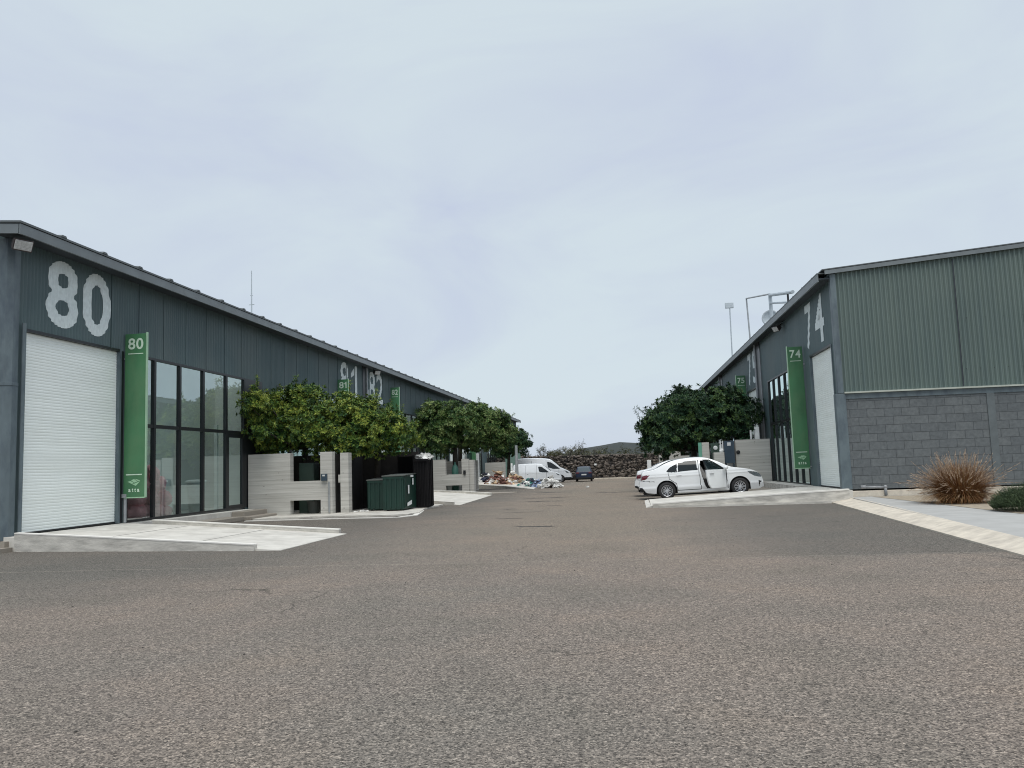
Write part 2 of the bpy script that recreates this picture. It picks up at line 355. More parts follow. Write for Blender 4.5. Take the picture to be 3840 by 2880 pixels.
    l(vo.outputs['Distance'], bp2.inputs['Height']); l(bp.outputs['Normal'], bp2.inputs['Normal'])
    l(bp2.outputs['Normal'], b.inputs['Normal'])
    return m
M['asphalt'] = asphalt()

def glass_mat(name, tint=(0.80, 0.93, 0.91), base=0.26):
    m, t, b = new_mat(name)
    n = t.nodes.new; l = t.links.new
    t.nodes.remove(b)
    o = t.nodes['Material Output']
    tr = n('ShaderNodeBsdfTransparent'); tr.inputs['Color'].default_value = (*tint, 1)
    gl = n('ShaderNodeBsdfGlossy'); gl.inputs['Roughness'].default_value = 0.015; gl.inputs['Color'].default_value = (0.84, 0.97, 0.97, 1)
    lw = n('ShaderNodeLayerWeight'); lw.inputs['Blend'].default_value = 0.42
    r = n('ShaderNodeMapRange'); r.inputs['To Min'].default_value = base; r.inputs['To Max'].default_value = 0.85
    l(lw.outputs['Fresnel'], r.inputs['Value'])
    nz = n('ShaderNodeTexNoise'); nz.inputs['Scale'].default_value = 0.7
    bp = n('ShaderNodeBump'); bp.inputs['Strength'].default_value = 0.02; bp.inputs['Distance'].default_value = 0.02
    tcn = n('ShaderNodeTexCoord'); l(tcn.outputs['Object'], nz.inputs['Vector']); l(nz.outputs['Fac'], bp.inputs['Height']); l(bp.outputs['Normal'], gl.inputs['Normal'])
    ms = n('ShaderNodeMixShader')
    l(r.outputs['Result'], ms.inputs['Fac']); l(tr.outputs[0], ms.inputs[1]); l(gl.outputs[0], ms.inputs[2])
    l(ms.outputs[0], o.inputs['Surface'])
    return m
M['glass'] = glass_mat('shopfront glass')
M['added_skylight'] = glass_mat('added translucent roof strip', (0.95, 0.97, 0.97), 0.02)

def shutter_mat():
    m = mat('white roller door slats', (0.83, 0.88, 0.85), 0.45, 0.04, 0.8, dirt=(0.70, 0.74, 0.68), dirt_amt=0.35, dscale=1.0, stretch=(1, 0.4, 3.0))
    return m
M['shutter'] = shutter_mat()

def leaf_mat(name, cols, rough=0.5, spec=0.3):
    m, t, b = new_mat(name)
    n = t.nodes.new; l = t.links.new
    ge = n('ShaderNodeNewGeometry')
    at = n('ShaderNodeAttribute'); at.attribute_name = 'tone'
    ad = n('ShaderNodeMath'); ad.operation = 'MULTIPLY_ADD'; ad.inputs[1].default_value = 0.45
    l(ge.outputs['Random Per Island'], ad.inputs[0])
    sc2 = n('ShaderNodeMath'); sc2.operation = 'MULTIPLY'; sc2.inputs[1].default_value = 0.55; l(at.outputs['Fac'], sc2.inputs[0])
    l(sc2.outputs[0], ad.inputs[2])
    r = n('ShaderNodeValToRGB'); els = r.color_ramp.elements
    els[0].position, els[0].color = cols[0][0], (*cols[0][1], 1)
    els[1].position, els[1].color = cols[-1][0], (*cols[-1][1], 1)
    for p, c in cols[1:-1]:
        q = els.new(p); q.color = (*c, 1)
    l(ad.outputs[0], r.inputs['Fac'])
    l(r.outputs['Color'], b.inputs['Base Color'])
    b.inputs['Roughness'].default_value = rough; b.inputs['Specular IOR Level'].default_value = spec
    return m
M['leaf'] = leaf_mat('glossy yellow green leaves', [(0.10, (0.010, 0.030, 0.012)), (0.40, (0.030, 0.080, 0.018)), (0.66, (0.105, 0.170, 0.026)), (0.92, (0.30, 0.34, 0.06))])
M['leaf_b'] = leaf_mat('pale tipped leaves', [(0.05, (0.010, 0.026, 0.012)), (0.42, (0.032, 0.084, 0.022)), (0.68, (0.105, 0.165, 0.045)), (0.95, (0.25, 0.31, 0.12))])
M['leaf_dark'] = leaf_mat('dark green leaves', [(0.05, (0.007, 0.022, 0.013)), (0.5, (0.021, 0.058, 0.027)), (0.95, (0.085, 0.140, 0.036))])
M['leaf_pale'] = leaf_mat('pale olive leaflets', [(0.05, (0.10, 0.11, 0.07)), (0.5, (0.17, 0.18, 0.12)), (0.95, (0.27, 0.28, 0.19))], 0.8, 0.2)
M['leaf_olive'] = leaf_mat('olive scrub', [(0.05, (0.030, 0.036, 0.014)), (0.5, (0.07, 0.075, 0.028)), (0.95, (0.13, 0.12, 0.045))], 0.8, 0.2)
M['leaf_bush'] = leaf_mat('rosemary green', [(0.05, (0.020, 0.034, 0.018)), (0.5, (0.045, 0.070, 0.032)), (0.95, (0.09, 0.12, 0.055))], 0.7, 0.2)
M['grass_blade'] = leaf_mat('dry rust grass', [(0.05, (0.070, 0.024, 0.010)), (0.35, (0.17, 0.070, 0.025)), (0.65, (0.30, 0.17, 0.075)), (0.95, (0.42, 0.31, 0.17))], 0.8, 0.2)
M['plume'] = leaf_mat('pale grass plumes', [(0.05, (0.30, 0.20, 0.13)), (0.95, (0.58, 0.47, 0.36))], 0.9, 0.1)

def gabion():
    m, t, b = new_mat('dark volcanic stones')
    n = t.nodes.new; l = t.links.new
    tcn = n('ShaderNodeTexCoord')
    v = n('ShaderNodeTexVoronoi'); v.inputs['Scale'].default_value = 3.6; v.inputs['Randomness'].default_value = 1.0
    l(tcn.outputs['Object'], v.inputs['Vector'])
    sp = n('ShaderNodeSeparateColor'); l(v.outputs['Color'], sp.inputs['Color'])
    r = n('ShaderNodeValToRGB'); els = r.color_ramp.elements
    els[0].position, els[0].color = 0.0, (0.030, 0.027, 0.028, 1)
    els[1].position, els[1].color = 1.0, (0.30, 0.26, 0.22, 1)
    for p, c in ((0.45, (0.062, 0.054, 0.050)), (0.8, (0.135, 0.110, 0.090))):
        q = els.new(p); q.color = (*c, 1)
    l(sp.outputs[0], r.inputs['Fac'])
    d = n('ShaderNodeMapRange'); d.inputs['From Min'].default_value = 0.30; d.inputs['From Max'].default_value = 0.60; d.inputs['To Min'].default_value = 1.0; d.inputs['To Max'].default_value = 0.18
    l(v.outputs['Distance'], d.inputs['Value'])
    s = n('ShaderNodeVectorMath'); s.operation = 'SCALE'; l(r.outputs['Color'], s.inputs[0]); l(d.outputs['Result'], s.inputs['Scale'])
    l(s.outputs['Vector'], b.inputs['Base Color'])
    b.inputs['Roughness'].default_value = 0.9
    bp = n('ShaderNodeBump'); bp.invert = True; bp.inputs['Strength'].default_value = 1.0; bp.inputs['Distance'].default_value = 0.12
    l(v.outputs['Distance'], bp.inputs['Height']); l(bp.outputs['Normal'], b.inputs['Normal'])
    return m
M['gabion'] = gabion()

# ------------------------------------------------------------ builders
ORG = {}
class MB:
    def __init__(s): s.v = []; s.f = []; s.tone = []
    def add(s, vs, fs, tone=0.5):
        o = len(s.v); s.v += [tuple(p) for p in vs]; s.f += [tuple(i + o for i in q) for q in fs]; s.tone += [tone] * len(vs)
    def quad(s, a, b, c, d): s.add([a, b, c, d], [(0, 1, 2, 3)])
    def box(s, x0, x1, y0, y1, z0, z1):
        s.hexa([(x0, y0, z0), (x1, y0, z0), (x1, y1, z0), (x0, y1, z0), (x0, y0, z1), (x1, y0, z1), (x1, y1, z1), (x0, y1, z1)])
        return s
    def hexa(s, p):
        s.add(p, [(0, 3, 2, 1), (4, 5, 6, 7), (0, 1, 5, 4), (1, 2, 6, 5), (2, 3, 7, 6), (3, 0, 4, 7)]); return s
    def prism(s, poly, z0, z1):      # poly: (x, y) list, z may be callables
        n = len(poly)
        f0 = z0 if callable(z0) else (lambda x, y: z0); f1 = z1 if callable(z1) else (lambda x, y: z1)
        vs = [(x, y, f0(x, y)) for x, y in poly] + [(x, y, f1(x, y)) for x, y in poly]
        s.add(vs, [tuple(reversed(range(n))), tuple(range(n, 2 * n))] + [(i, (i + 1) % n, n + (i + 1) % n, n + i) for i in range(n)]); return s
    def tube(s, a, b, r0, r1=None, n=8, cap=True, tone=0.5):
        a = Vector(a); b = Vector(b); r1 = r0 if r1 is None else r1
        d = (b - a).normalized()
        x = d.orthogonal().normalized(); y = d.cross(x)
        vs = [a + (x * cos(2 * pi * i / n) + y * sin(2 * pi * i / n)) * r0 for i in range(n)] + [b + (x * cos(2 * pi * i / n) + y * sin(2 * pi * i / n)) * r1 for i in range(n)]
        fs = [(i, (i + 1) % n, n + (i + 1) % n, n + i) for i in range(n)]
        if cap: fs += [tuple(reversed(range(n))), tuple(range(n, 2 * n))]
        s.add(vs, fs, tone); return s
    def lathe(s, c, axis, prof, n=24):   # prof: (along, radius)
        c = Vector(c); d = Vector(axis).normalized(); x = d.orthogonal().normalized(); y = d.cross(x)
        k = len(prof); vs = []
        for h, r in prof:
            for i in range(n):
                a = 2 * pi * i / n; vs.append(c + d * h + (x * cos(a) + y * sin(a)) * r)
        fs = [(j * n + i, j * n + (i + 1) % n, (j + 1) * n + (i + 1) % n, (j + 1) * n + i) for j in range(k - 1) for i in range(n)]
        s.add(vs, fs); return s
    def blob(s, c, r, seg=8, rings=6, jit=0.25, rng=random, flat=0.0):
        vs = []; c = Vector(c)
        for j in range(rings + 1):
            th = pi * j / rings
            for i in range(seg):
                ph = 2 * pi * i / seg + j * 0.3
                q = 1 + rng.uniform(-jit, jit)
                z = cos(th) * r[2] * q
                if flat and z < -flat * r[2]: z = -flat * r[2]
                vs.append(c + Vector((sin(th) * cos(ph) * r[0] * q, sin(th) * sin(ph) * r[1] * q, z)))
        fs = [(j * seg + i, (j + 1) * seg + i, (j + 1) * seg + (i + 1) % seg, j * seg + (i + 1) % seg) for j in range(rings) for i in range(seg)]
        s.add(vs, fs); return s
    def build(s, name, m, parent=None, label=None, smooth=False, bevel=0.0, origin=None):
        if parent is not None: org = ORG[parent.name]
        else: org = Vector(origin) if origin else Vector((0, 0, 0))
        me = bpy.data.meshes.new(name)
        me.from_pydata([(p[0] - org.x, p[1] - org.y, p[2] - org.z) for p in s.v], [], s.f)
        if any(t != 0.5 for t in s.tone):
            at = me.attributes.new('tone', 'FLOAT', 'POINT')
            at.data.foreach_set('value', s.tone)
        me.materials.append(m if not isinstance(m, str) else M[m])
        if smooth: me.polygons.foreach_set('use_smooth', [True] * len(me.polygons))
        me.update()
        o = bpy.data.objects.new(name, me)
        col.objects.link(o)
        if parent is not None: o.parent = parent
        else: o.location = org
        ORG[o.name] = org
        if label: o['label'] = label
        if bevel:
            b = o.modifiers.new('bevel', 'BEVEL'); b.width = bevel; b.segments = 2; b.limit_method = 'ANGLE'
        return o

def tag(o, label=None, cat=None, group=None, kind=None):
    if label: o['label'] = label
    if cat: o['category'] = cat
    if group: o['group'] = group
    if kind: o['kind'] = kind
    return o
def thing(name, label, cat, loc=(0, 0, 0), group=None):
    o = bpy.data.objects.new(name, None)
    col.objects.link(o); o.location = loc; o.empty_display_size = 0.3
    ORG[o.name] = Vector(loc)
    return tag(o, label, cat, group)
def structure(o): o['kind'] = 'structure'; return o

def glyph(ch, offset=0.0):
    cu = bpy.data.curves.new('glyph', 'FONT'); cu.body = ch; cu.offset = offset; cu.resolution_u = 6
    ob = bpy.data.objects.new('glyph', cu); col.objects.link(ob)
    dg = bpy.context.evaluated_depsgraph_get(); dg.update()
    me = bpy.data.meshes.new_from_object(ob.evaluated_get(dg))
    vs = [v.co.copy() for v in me.vertices]; fs = [tuple(p.vertices) for p in me.polygons]
    bpy.data.objects.remove(ob); bpy.data.curves.remove(cu); bpy.data.meshes.remove(me)
    x0 = min(v.x for v in vs); x1 = max(v.x for v in vs); y0 = min(v.y for v in vs); y1 = max(v.y for v in vs)
    return [((v.x - x0) / (x1 - x0), (v.y - y0) / (y1 - y0)) for v in vs], fs
GL = {}
def G(ch, off=0.0):
    if ch == '1': return [(0.55, 0.0), (1.0, 0.0), (1.0, 1.0), (0.72, 1.0), (0.0, 0.74), (0.0, 0.60), (0.55, 0.72)], [(0, 1, 2, 3), (0, 3, 6), (6, 3, 4, 5)]
    if (ch, off) not in GL: GL[(ch, off)] = glyph(ch, off)
    return GL[(ch, off)]

PITCH = 0.125; DEPTH = {1: 0.030, -1: 0.014}
def corr(y, pitch=PITCH): # rounded trapezoid profile 0..1
    s = sin(2 * pi * y / pitch)
    return 0.5 + 0.5 * max(-1, min(1, s * 1.5))

def zl(y): return 0.0052 * (y - 18.0)     # the left row climbs gently with the ground

def bar(mb, x0, x1, ya, yb, z0, z1, sh=None):
    sh = sh or zl
    mb.hexa([(x0, ya, z0 + sh(ya)), (x1, ya, z0 + sh(ya)), (x1, yb, z0 + sh(yb)), (x0, yb, z0 + sh(yb)), (x0, ya, z1 + sh(ya)), (x1, ya, z1 + sh(ya)), (x1, yb, z1 + sh(yb)), (x0, yb, z1 + sh(yb))])
def digits_on_wall(parent, X, face, chars, spans, z0, z1, shear, off):
    """painted digits following the corrugation; face=+1 wall looks to +X; spans: (y_at_left, y_at_right) in reading order"""
    mb = MB()
    for ch, (ya, yb) in zip(chars, spans):
        vs, fs = G(ch, off)
        bm = bmesh.new()
        bv = [bm.verts.new((ya + (yb - ya) * u, z0 + (z1 - z0) * v, 0)) for u, v in vs]
        for q in fs:
            try: bm.faces.new([bv[i] for i in q])
            except ValueError: pass
        lo, hi = min(ya, yb), max(ya, yb)
        k = math.ceil(lo / (PITCH / 6))
        while k * PITCH / 6 < hi:
            y = k * PITCH / 6
            bmesh.ops.bisect_plane(bm, geom=bm.verts[:] + bm.edges[:] + bm.faces[:], plane_co=(y, 0, 0), plane_no=(1, 0, 0))
            k += 1
        bm.verts.index_update()
        mb.add([(X + face * (DEPTH[face] * corr(v.co.x) + 0.008), v.co.x, v.co.y + shear(v.co.x)) for v in bm.verts], [tuple(v.index for v in f.verts) for f in bm.faces])
        bm.free()
    return mb.build('painted_number', 'digit', parent)

def corr_wall_x(mb, X, face, y0, y1, z0, z1, sh):
    """corrugated sheet in a plane of constant X; z0, z1 callables or numbers"""
    st = PITCH / 6
    ks = range(math.floor(y0 / st) + 1, math.ceil(y1 / st))
    ys_ = [y0] + [k * st for k in ks] + [y1]; n = len(ys_) - 1
    vs = []; fs = []
    for y in ys_:
        # broad panels lap every few ribs
        x = X + face * DEPTH[face] * corr(y)
        vs += [(x, y, z0 + sh(y)), (x, y, z1 + sh(y))]
    fs = [(2 * i, 2 * i + 2, 2 * i + 3, 2 * i + 1) for i in range(n)]
    mb.add(vs, fs)

# ------------------------------------------------------------ ground
g = MB()
xs = [-900, -200, -60, -20, -10, 0, 10, 20, 60, 200, 900]; ys = [-200, -40, 0, 10, 20, 40, 80, 120, 200, 400, 1500]
for i in range(len(xs) - 1):
    for j in range(len(ys) - 1):
        g.quad((xs[i], ys[j], 0), (xs[i + 1], ys[j], 0), (xs[i + 1], ys[j + 1], 0), (xs[i], ys[j + 1], 0))
structure(g.build('ground', 'asphalt'))

def crack(pts, wd, name='trench'):
    mb = MB(); rng = random.Random(len(pts) * 7 + int(abs(pts[0][0] * 10)))
    n = 14
    a = Vector(pts[0] + (0,)); b = Vector(pts[1] + (0,)); d = (b - a); nrm = Vector((-d.y, d.x, 0)).normalized()
    up = []; dn = []
    for i in range(n + 1):
        t = i / n; p = a + d * t; ww = wd * (sin(pi * min(1, max(0, t))) ** 0.5 + 0.05) * rng.uniform(0.5, 1.2)
        off = nrm * rng.uniform(-0.3, 0.3) * wd
        up.append(p + off + nrm * ww / 2); dn.append(p + off - nrm * ww / 2)
    for i in range(n):
        mb.quad(dn[i] + Vector((0, 0, 0.004)), dn[i + 1] + Vector((0, 0, 0.004)), up[i + 1] + Vector((0, 0, 0.004)), up[i] + Vector((0, 0, 0.004)))
    return structure(mb.build(name, 'slot'))
crack([(-2.85, 21.6), (-1.70, 21.35)], 0.26, 'pothole')
crack([(-4.45, 31.0), (-3.95, 31.0)], 0.35, 'pothole')
crack([(-4.4, 37.6), (-2.6, 37.0)], 0.42, 'pothole')
crack([(-3.3, 32.6), (-2.3, 32.8)], 0.16, 'pothole')

crack([(-3.9, 25.2), (-2.9, 25.0)], 0.10, 'pothole')
crack([(-4.2, 28.3), (-2.6, 28.6)], 0.14, 'pothole')
crack([(-4.9, 41.0), (-2.2, 41.6)], 0.5, 'pothole')
crack([(-1.6, 47.0), (0.2, 46.6)], 0.5, 'pothole')
crack([(-5.2, 50.5), (-2.8, 49.5)], 0.6, 'pothole')
# right walkway with its kerb and planting bed
pv = MB().prism([(6.17, 12.5), (7.82, 28.95), (7.0, 29.55), (13.5, 29.55), (13.5, -10), (4.4, -10)], 0.0, 0.15)
pv = MB()
pv.add([(7.60, 29.5, 0.15), (14, 29.5, 0.15), (14, -12, 0.15), (3.0, -12, 0.15), (6.17, 14.0, 0.15)], [(4, 3, 2, 1, 0)])
structure(pv.build('walkway', 'walk'))
kb = MB()
A = [(6.90, 29.3), (6.81, 28.0), (5.61, 12.78), (5.05, 5.5), (3.66, -12)]
B = [(7.60, 29.4), (7.62, 28.4), (6.17, 14.0), (5.42, 5.5), (4.0, -12)]
for i in range(4):
    a0, a1, b0, b1 = A[i], A[i + 1], B[i], B[i + 1]
    kb.quad((a0[0], a0[1], 0.03), (a1[0], a1[1], 0.03), (b1[0], b1[1], 0.156), (b0[0], b0[1], 0.156))
    kb.quad((a0[0], a0[1], 0.0), (a1[0], a1[1], 0.0), (a1[0], a1[1], 0.03), (a0[0], a0[1], 0.03))
structure(kb.build('kerb', 'kerb'))
bd = MB()
bd.add([(8.30, 29.3, 0.157), (8.42, 24.0, 0.157), (8.52, 19.3, 0.157), (8.4, 5, 0.157), (13.5, 5, 0.157), (13.5, 29.3, 0.157)], [(0, 1, 2, 3, 4, 5)])
structure(bd.build('planting_bed', 'sand'))

# ------------------------------------------------------------ LEFT WAREHOUSE
XL = -14.25; LY0 = 18.0; LY1 = 115.0
LW = thing('warehouse', 'long grey corrugated warehouse on the left numbered 80 to 84', 'warehouse', (XL, LY0, 0))
Z_HEAD = 5.27; Z_EAVE = 7.62
wl = MB()
corr_wall_x(wl, XL, 1, LY0, LY1, Z_HEAD, 7.60, zl)
pairs = [18.0, 45.5, 73.0, 100.5]
# unit layout: (start, mirrored)
units = []
for p in pairs:
    units.append((p, 1)); 
    if p < 100: units.append((p + 27.5, -1))
def U(s, d, a, b): # map local span to world y
    y0 = s + d * a; y1 = s + d * b
    return (min(y0, y1), max(y0, y1))
# solid strips below the head
for s, d in units:
    a, b = U(s, d, 0.0, 0.27); corr_wall_x(wl, XL, 1, a, b, 0.0, Z_HEAD, zl)
    a, b = U(s, d, 4.14, 4.5); corr_wall_x(wl, XL, 1, a, b, 0.0, Z_HEAD, zl)
    a, b = U(s, d, 12.25, 13.75); corr_wall_x(wl, XL, 1, a, b, 0.0, Z_HEAD, zl)
corr_wall_x(wl, XL, 1, 114.25, LY1, 0.0, Z_HEAD, zl)
y = 21.7
while y < LY1 - 0.5:
    if not any(abs(y - q) < 0.4 for q in (45.5, 73, 100.5)):
        bar(wl, XL + 0.02, XL + 0.045, y, y + 0.035, Z_HEAD + 0.02, 7.41)
    y += 1.37
wl.build('wall', 'clad', LW)
# near gable end wall, corrugated, looking to the camera
ge = MB()
n = 140; vs = []
for i in range(n + 1):
    x = XL - i * 0.12; yy = LY0 - 0.02 - 0.02 * corr(x * 1.0, 0.24)
    vs += [(x, yy, 3.6), (x, yy, 7.58 + 0.073 * (XL - x))]
ge.add(vs, [(2 * i, 2 * i + 1, 2 * i + 3, 2 * i + 2) for i in range(n)])
ge.build('gable_wall', 'clad', LW)
gb = MB().box(-31, XL - 0.02, LY0 + 0.0, LY0 + 0.15, 0, 3.6); gb.build('block_wall', 'block', LW)
MB().box(-31, XL - 0.4, LY0 - 0.06, LY0 - 0.002, 3.56, 3.66).build('flashing', 'trim_light', LW)
# roof: two slopes, with lap caps along the eave
rf = MB()
XE = XL + 0.62
def roofz(x): return 7.60 + (XE + 0.05 - x) * 0.0745
XA_, XB_ = XL - 0.15, XL - 3.0          # unseen translucent strip, added to brighten the shop interiors
for xa, xb in ((XE + 0.05, XA_), (XB_, -31)):
    rf.hexa([(xa, LY0 - 0.80, roofz(xa)), (xa, LY1 + 0.5, roofz(xa) + zl(LY1)), (xb, LY1 + 0.5, roofz(xb) + zl(LY1)), (xb, LY0 - 0.80, roofz(xb)),
             (xa, LY0 - 0.80, roofz(xa) + .05), (xa, LY1 + 0.5, roofz(xa) + .05 + zl(LY1)), (xb, LY1 + 0.5, roofz(xb) + .05 + zl(LY1)), (xb, LY0 - 0.80, roofz(xb) + .05)])
skl = MB(); skl.quad((XA_, LY0 - 0.8, roofz(XA_) + .02), (XA_, LY1 + .5, roofz(XA_) + .02 + zl(LY1)), (XB_, LY1 + .5, roofz(XB_) + .02 + zl(LY1)), (XB_, LY0 - 0.8, roofz(XB_) + .02))
skl.build('added_rooflight', 'added_skylight', LW)
y = 18.6; rng = random.Random(3)
while y < LY1:
    z = 7.65 + zl(y)
    rf.hexa([(XE + 0.07, y, z), (XE + 0.07, y + 0.22, z), (-31, y + 0.22, z + 1.30), (-31, y, z + 1.30),
             (XE + 0.07, y + 0.04, z + 0.05), (XE + 0.07, y + 0.18, z + 0.05), (-31, y + 0.18, z + 1.34), (-31, y + 0.04, z + 1.34)])
    y += 1.68
rf.build('roof', 'roof', LW)
fa = MB()
bar(fa, XE, XE + 0.03, LY0 - 0.78, LY1 + 0.45, 7.365, 7.585)
bar(fa, XE - 0.01, XE + 0.045, LY0 - 0.78, LY1 + 0.45, 7.34, 7.362)
fa.hexa([(-31, LY0 - 0.78, 8.64), (XE - 0.02, LY0 - 0.78, 7.35), (XE - 0.02, LY0 - 0.74, 7.35), (-31, LY0 - 0.74, 8.64), (-31, LY0 - 0.78, 8.86), (XE - 0.02, LY0 - 0.78, 7.58), (XE - 0.02, LY0 - 0.74, 7.58), (-31, LY0 - 0.74, 8.86)])
fa.build('fascia', 'fascia', LW)
so = MB(); bar(so, XL - 0.1, XE - 0.02, LY0 - 0.72, LY1 + 0.3, 7.42, 7.46); so.build('soffit', 'soffit', LW)
# thin lap seams on the panels (every 1.37 m)
hd = MB()
# roller doors
def roller_door(parent, X, face, y0, y1, z0, z1, sh, label=None):
    mb = MB(); k = int(round((z1 - z0) / 0.076)); vs = []; fs = []
    xi = X - face * 0.07
    for i in range(k):
        for t, dx in ((0.0, 0.0), (0.25, 0.007), (0.75, 0.007), (0.98, 0.0)):
            z = z0 + (z1 - z0) * (i + t) / k
            vs += [(xi + face * dx, y0, z + sh(y0)), (xi + face * dx, y1, z + sh(y1))]
    n_ = len(vs) // 2
    fs = [(2 * i, 2 * i + 1, 2 * i + 3, 2 * i + 2) for i in range(n_ - 1)]
    mb.add(vs, fs)
    dr = mb.build('roller_door', 'shutter', parent, label=label)
    fr = MB()
    bar(fr, X - 0.11, X + face * 0.035 if face > 0 else X + 0.11, y0 - 0.10, y0 - 0.003, z0 - 0.02, z1 + 0.06, sh) if face > 0 else bar(fr, X - 0.035, X + 0.11, y0 - 0.10, y0 - 0.003, z0 - 0.02, z1 + 0.06, sh)
    if face > 0: bar(fr, X - 0.11, X + 0.035, y1 + 0.003, y1 + 0.10, z0 - 0.02, z1 + 0.06, sh)
    else: bar(fr, X - 0.035, X + 0.11, y1 + 0.003, y1 + 0.10, z0 - 0.02, z1 + 0.06, sh)
    fr.build('jamb', 'post', dr)
    hb = MB()
    x0, x1 = (X - 0.12, X + 0.04) if face > 0 else (X - 0.04, X + 0.12)
    bar(hb, x0, x1, y0 - 0.003, y1 + 0.003, z1 + 0.002, z1 + 0.07, sh)
    x0, x1 = (X - 0.09, X - 0.045) if face > 0 else (X + 0.045, X + 0.09)
    bar(hb, x0, x1, y0, y1, z0 - 0.02, z0 + 0.035, sh)
    hb.build('head_rail', 'black', dr)
    return dr
def glazing(parent, X, face, y0, y1, z0, z1, zm, muls, sh, door=None, label=None, curtain=True):
    fr = MB(); x0, x1 = (X - 0.09, X + 0.03) if face > 0 else (X - 0.03, X + 0.09)
    ws = [y0] + list(muls) + [y1]
    bar(fr, x0, x1, y0, y1, z0, z0 + 0.05, sh)
    bar(fr, x0, x1, y0, y1, z1 - 0.07, z1, sh)
    for yy in ws:
        hw = 0.055 if yy not in (y0, y1) else 0.05
        yc = min(max(yy, y0 + hw), y1 - hw)
        bar(fr, x0, x1, yc - hw, yc + hw, z0 + 0.05, z1 - 0.07, sh)
    xa, xb = x0 + 0.01, x1 - 0.01
    for i in range(len(ws) - 1):
        a = ws[i] + 0.055; b = ws[i + 1] - 0.055
        if i == 0: a = y0 + 0.1
        if i == len(ws) - 2: b = y1 - 0.1
        bar(fr, xa, xb, a, b, zm - 0.055, zm + 0.055, sh)
    if door:
        a, b = door
        bar(fr, xa, xb, a + 0.06, a + 0.18, z0 + 0.05, zm - 0.055, sh)
        bar(fr, xa, xb, b - 0.18, b - 0.06, z0 + 0.05, zm - 0.055, sh)
        bar(fr, xa + 0.005, xb - 0.005, a + 0.18, b - 0.18, zm - 0.20, zm - 0.058, sh)
        bar(fr, xa + 0.005, xb - 0.005, a + 0.18, b - 0.18, z0 + 0.052, z0 + 0.14, sh)
    o = fr.build('window', 'black', parent, label=label)
    gl = MB(); xg = X - face * 0.03
    gl.quad((xg, y0 + 0.04, z0 + 0.03 + sh(y0)), (xg, y1 - 0.04, z0 + 0.03 + sh(y1)), (xg, y1 - 0.04, z1 - 0.03 + sh(y1)), (xg, y0 + 0.04, z1 - 0.03 + sh(y0)))
    gl.build('pane', 'glass', o)
    return o
MULS = [6.0, 7.5, 9.05, 10.75]
for s, d in units:
    a, b = U(s, d, 0.30, 4.12)
    near = s == 18.0 and d == 1
    roller_door(LW, XL, 1, a, b, 0.34, 5.24, zl, 'white roller door below the big 80' if near else None)
    a, b = U(s, d, 4.5, 12.25)
    mm = sorted(s + d * q for q in MULS)
    dd = sorted((s + d * 10.75, s + d * 12.2))
    glazing(LW, XL, 1, a, b, 0.32, Z_HEAD, 3.15, mm, zl, dd, 'glazed shopfront beside the nearest green sign' if near else None)
# black pier between the two shopfronts, painted near-black like the frames
# interior shells behind the glass (floor, partition, ceiling) for every unit
it = MB(); ifl = MB()
for s, d in units:
    a, b = U(s, d, 4.2, 13.4)
    bar(it, XL - 1.9, XL - 1.8, a, b, 0.34, 7.5)
    bar(it, XL - 1.8, XL - 0.3, a - 0.06, a, 0.34, 7.5)
    bar(it, XL - 1.8, XL - 0.3, b, b + 0.06, 0.34, 7.5)
    bar(ifl, XL - 3.1, XL - 0.13, a, b, 0.2, 0.335)
it.build('interior_wall', 'int_wall', LW)
ifl.build('interior_floor', 'int_floor', LW)
cl = MB(); bar(cl, XL - 0.14, XL - 0.02, LY0 + 0.3, LY1 - 0.3, 5.30, 7.55); cl.build('lining', 'int_wall', LW)
# dark voids behind the roller doors are closed off by a rear box
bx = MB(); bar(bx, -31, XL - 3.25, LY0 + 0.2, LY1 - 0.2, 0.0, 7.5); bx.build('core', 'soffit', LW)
# gaps between pairs: dark recess and light downpipes
pp = MB(); pd = MB()
for q in (45.5, 73.0, 100.5):
    bar(pd, XL + 0.022, XL + 0.06, q - 0.42, q + 0.04, 0.3, 7.41)
    pp.tube((XL + 0.10, q + 0.17, 0.4), (XL + 0.10, q + 0.17, 7.40 + zl(q)), 0.05, n=8)
pd.build('joint_cover', 'black', LW); pp.build('downpipe', 'galv', LW)
# near corner column: big folded rain-water duct with its outlet at the foot
cc = MB()
cc.prism([(XL + 0.10, LY0 - 0.02), (XL + 0.10, LY0 - 0.22), (XL - 0.02, LY0 - 0.34), (XL - 0.33, LY0 - 0.34), (XL - 0.33, LY0 - 0.045)], 0.24, 3.9)
cc.prism([(XL + 0.085, LY0 - 0.02), (XL + 0.085, LY0 - 0.21), (XL - 0.03, LY0 - 0.325), (XL - 0.32, LY0 - 0.325), (XL - 0.32, LY0 - 0.045)], 3.9, 7.41)
cc.prism([(XL + 0.11, LY0 - 0.02), (XL + 0.11, LY0 - 0.23), (XL - 0.015, LY0 - 0.355), (XL - 0.34, LY0 - 0.355), (XL - 0.34, LY0 - 0.045)], 3.86, 3.94)
co = cc.build('corner_downpipe', 'post', LW, bevel=0.006)
MB().lathe((XL - 0.13, LY0 - 0.342, 0.42), (0, -1, 0), [(0, 0.12), (0.03, 0.125), (0.03, 0.10), (0.0, 0.10)], 20).build('outlet', 'post', co)
MB().lathe((XL - 0.13, LY0 - 0.3445, 0.42), (0, -1, 0), [(0, 0.0), (0.002, 0.10)], 20).build('outlet_bore', 'hole', co)
cs = MB(); cs.tube((XL + 0.13, LY0 + 0.10, 0.35), (XL + 0.13, LY0 + 0.10, 5.4), 0.05, n=8); cs.build('conduit', 'post', LW)
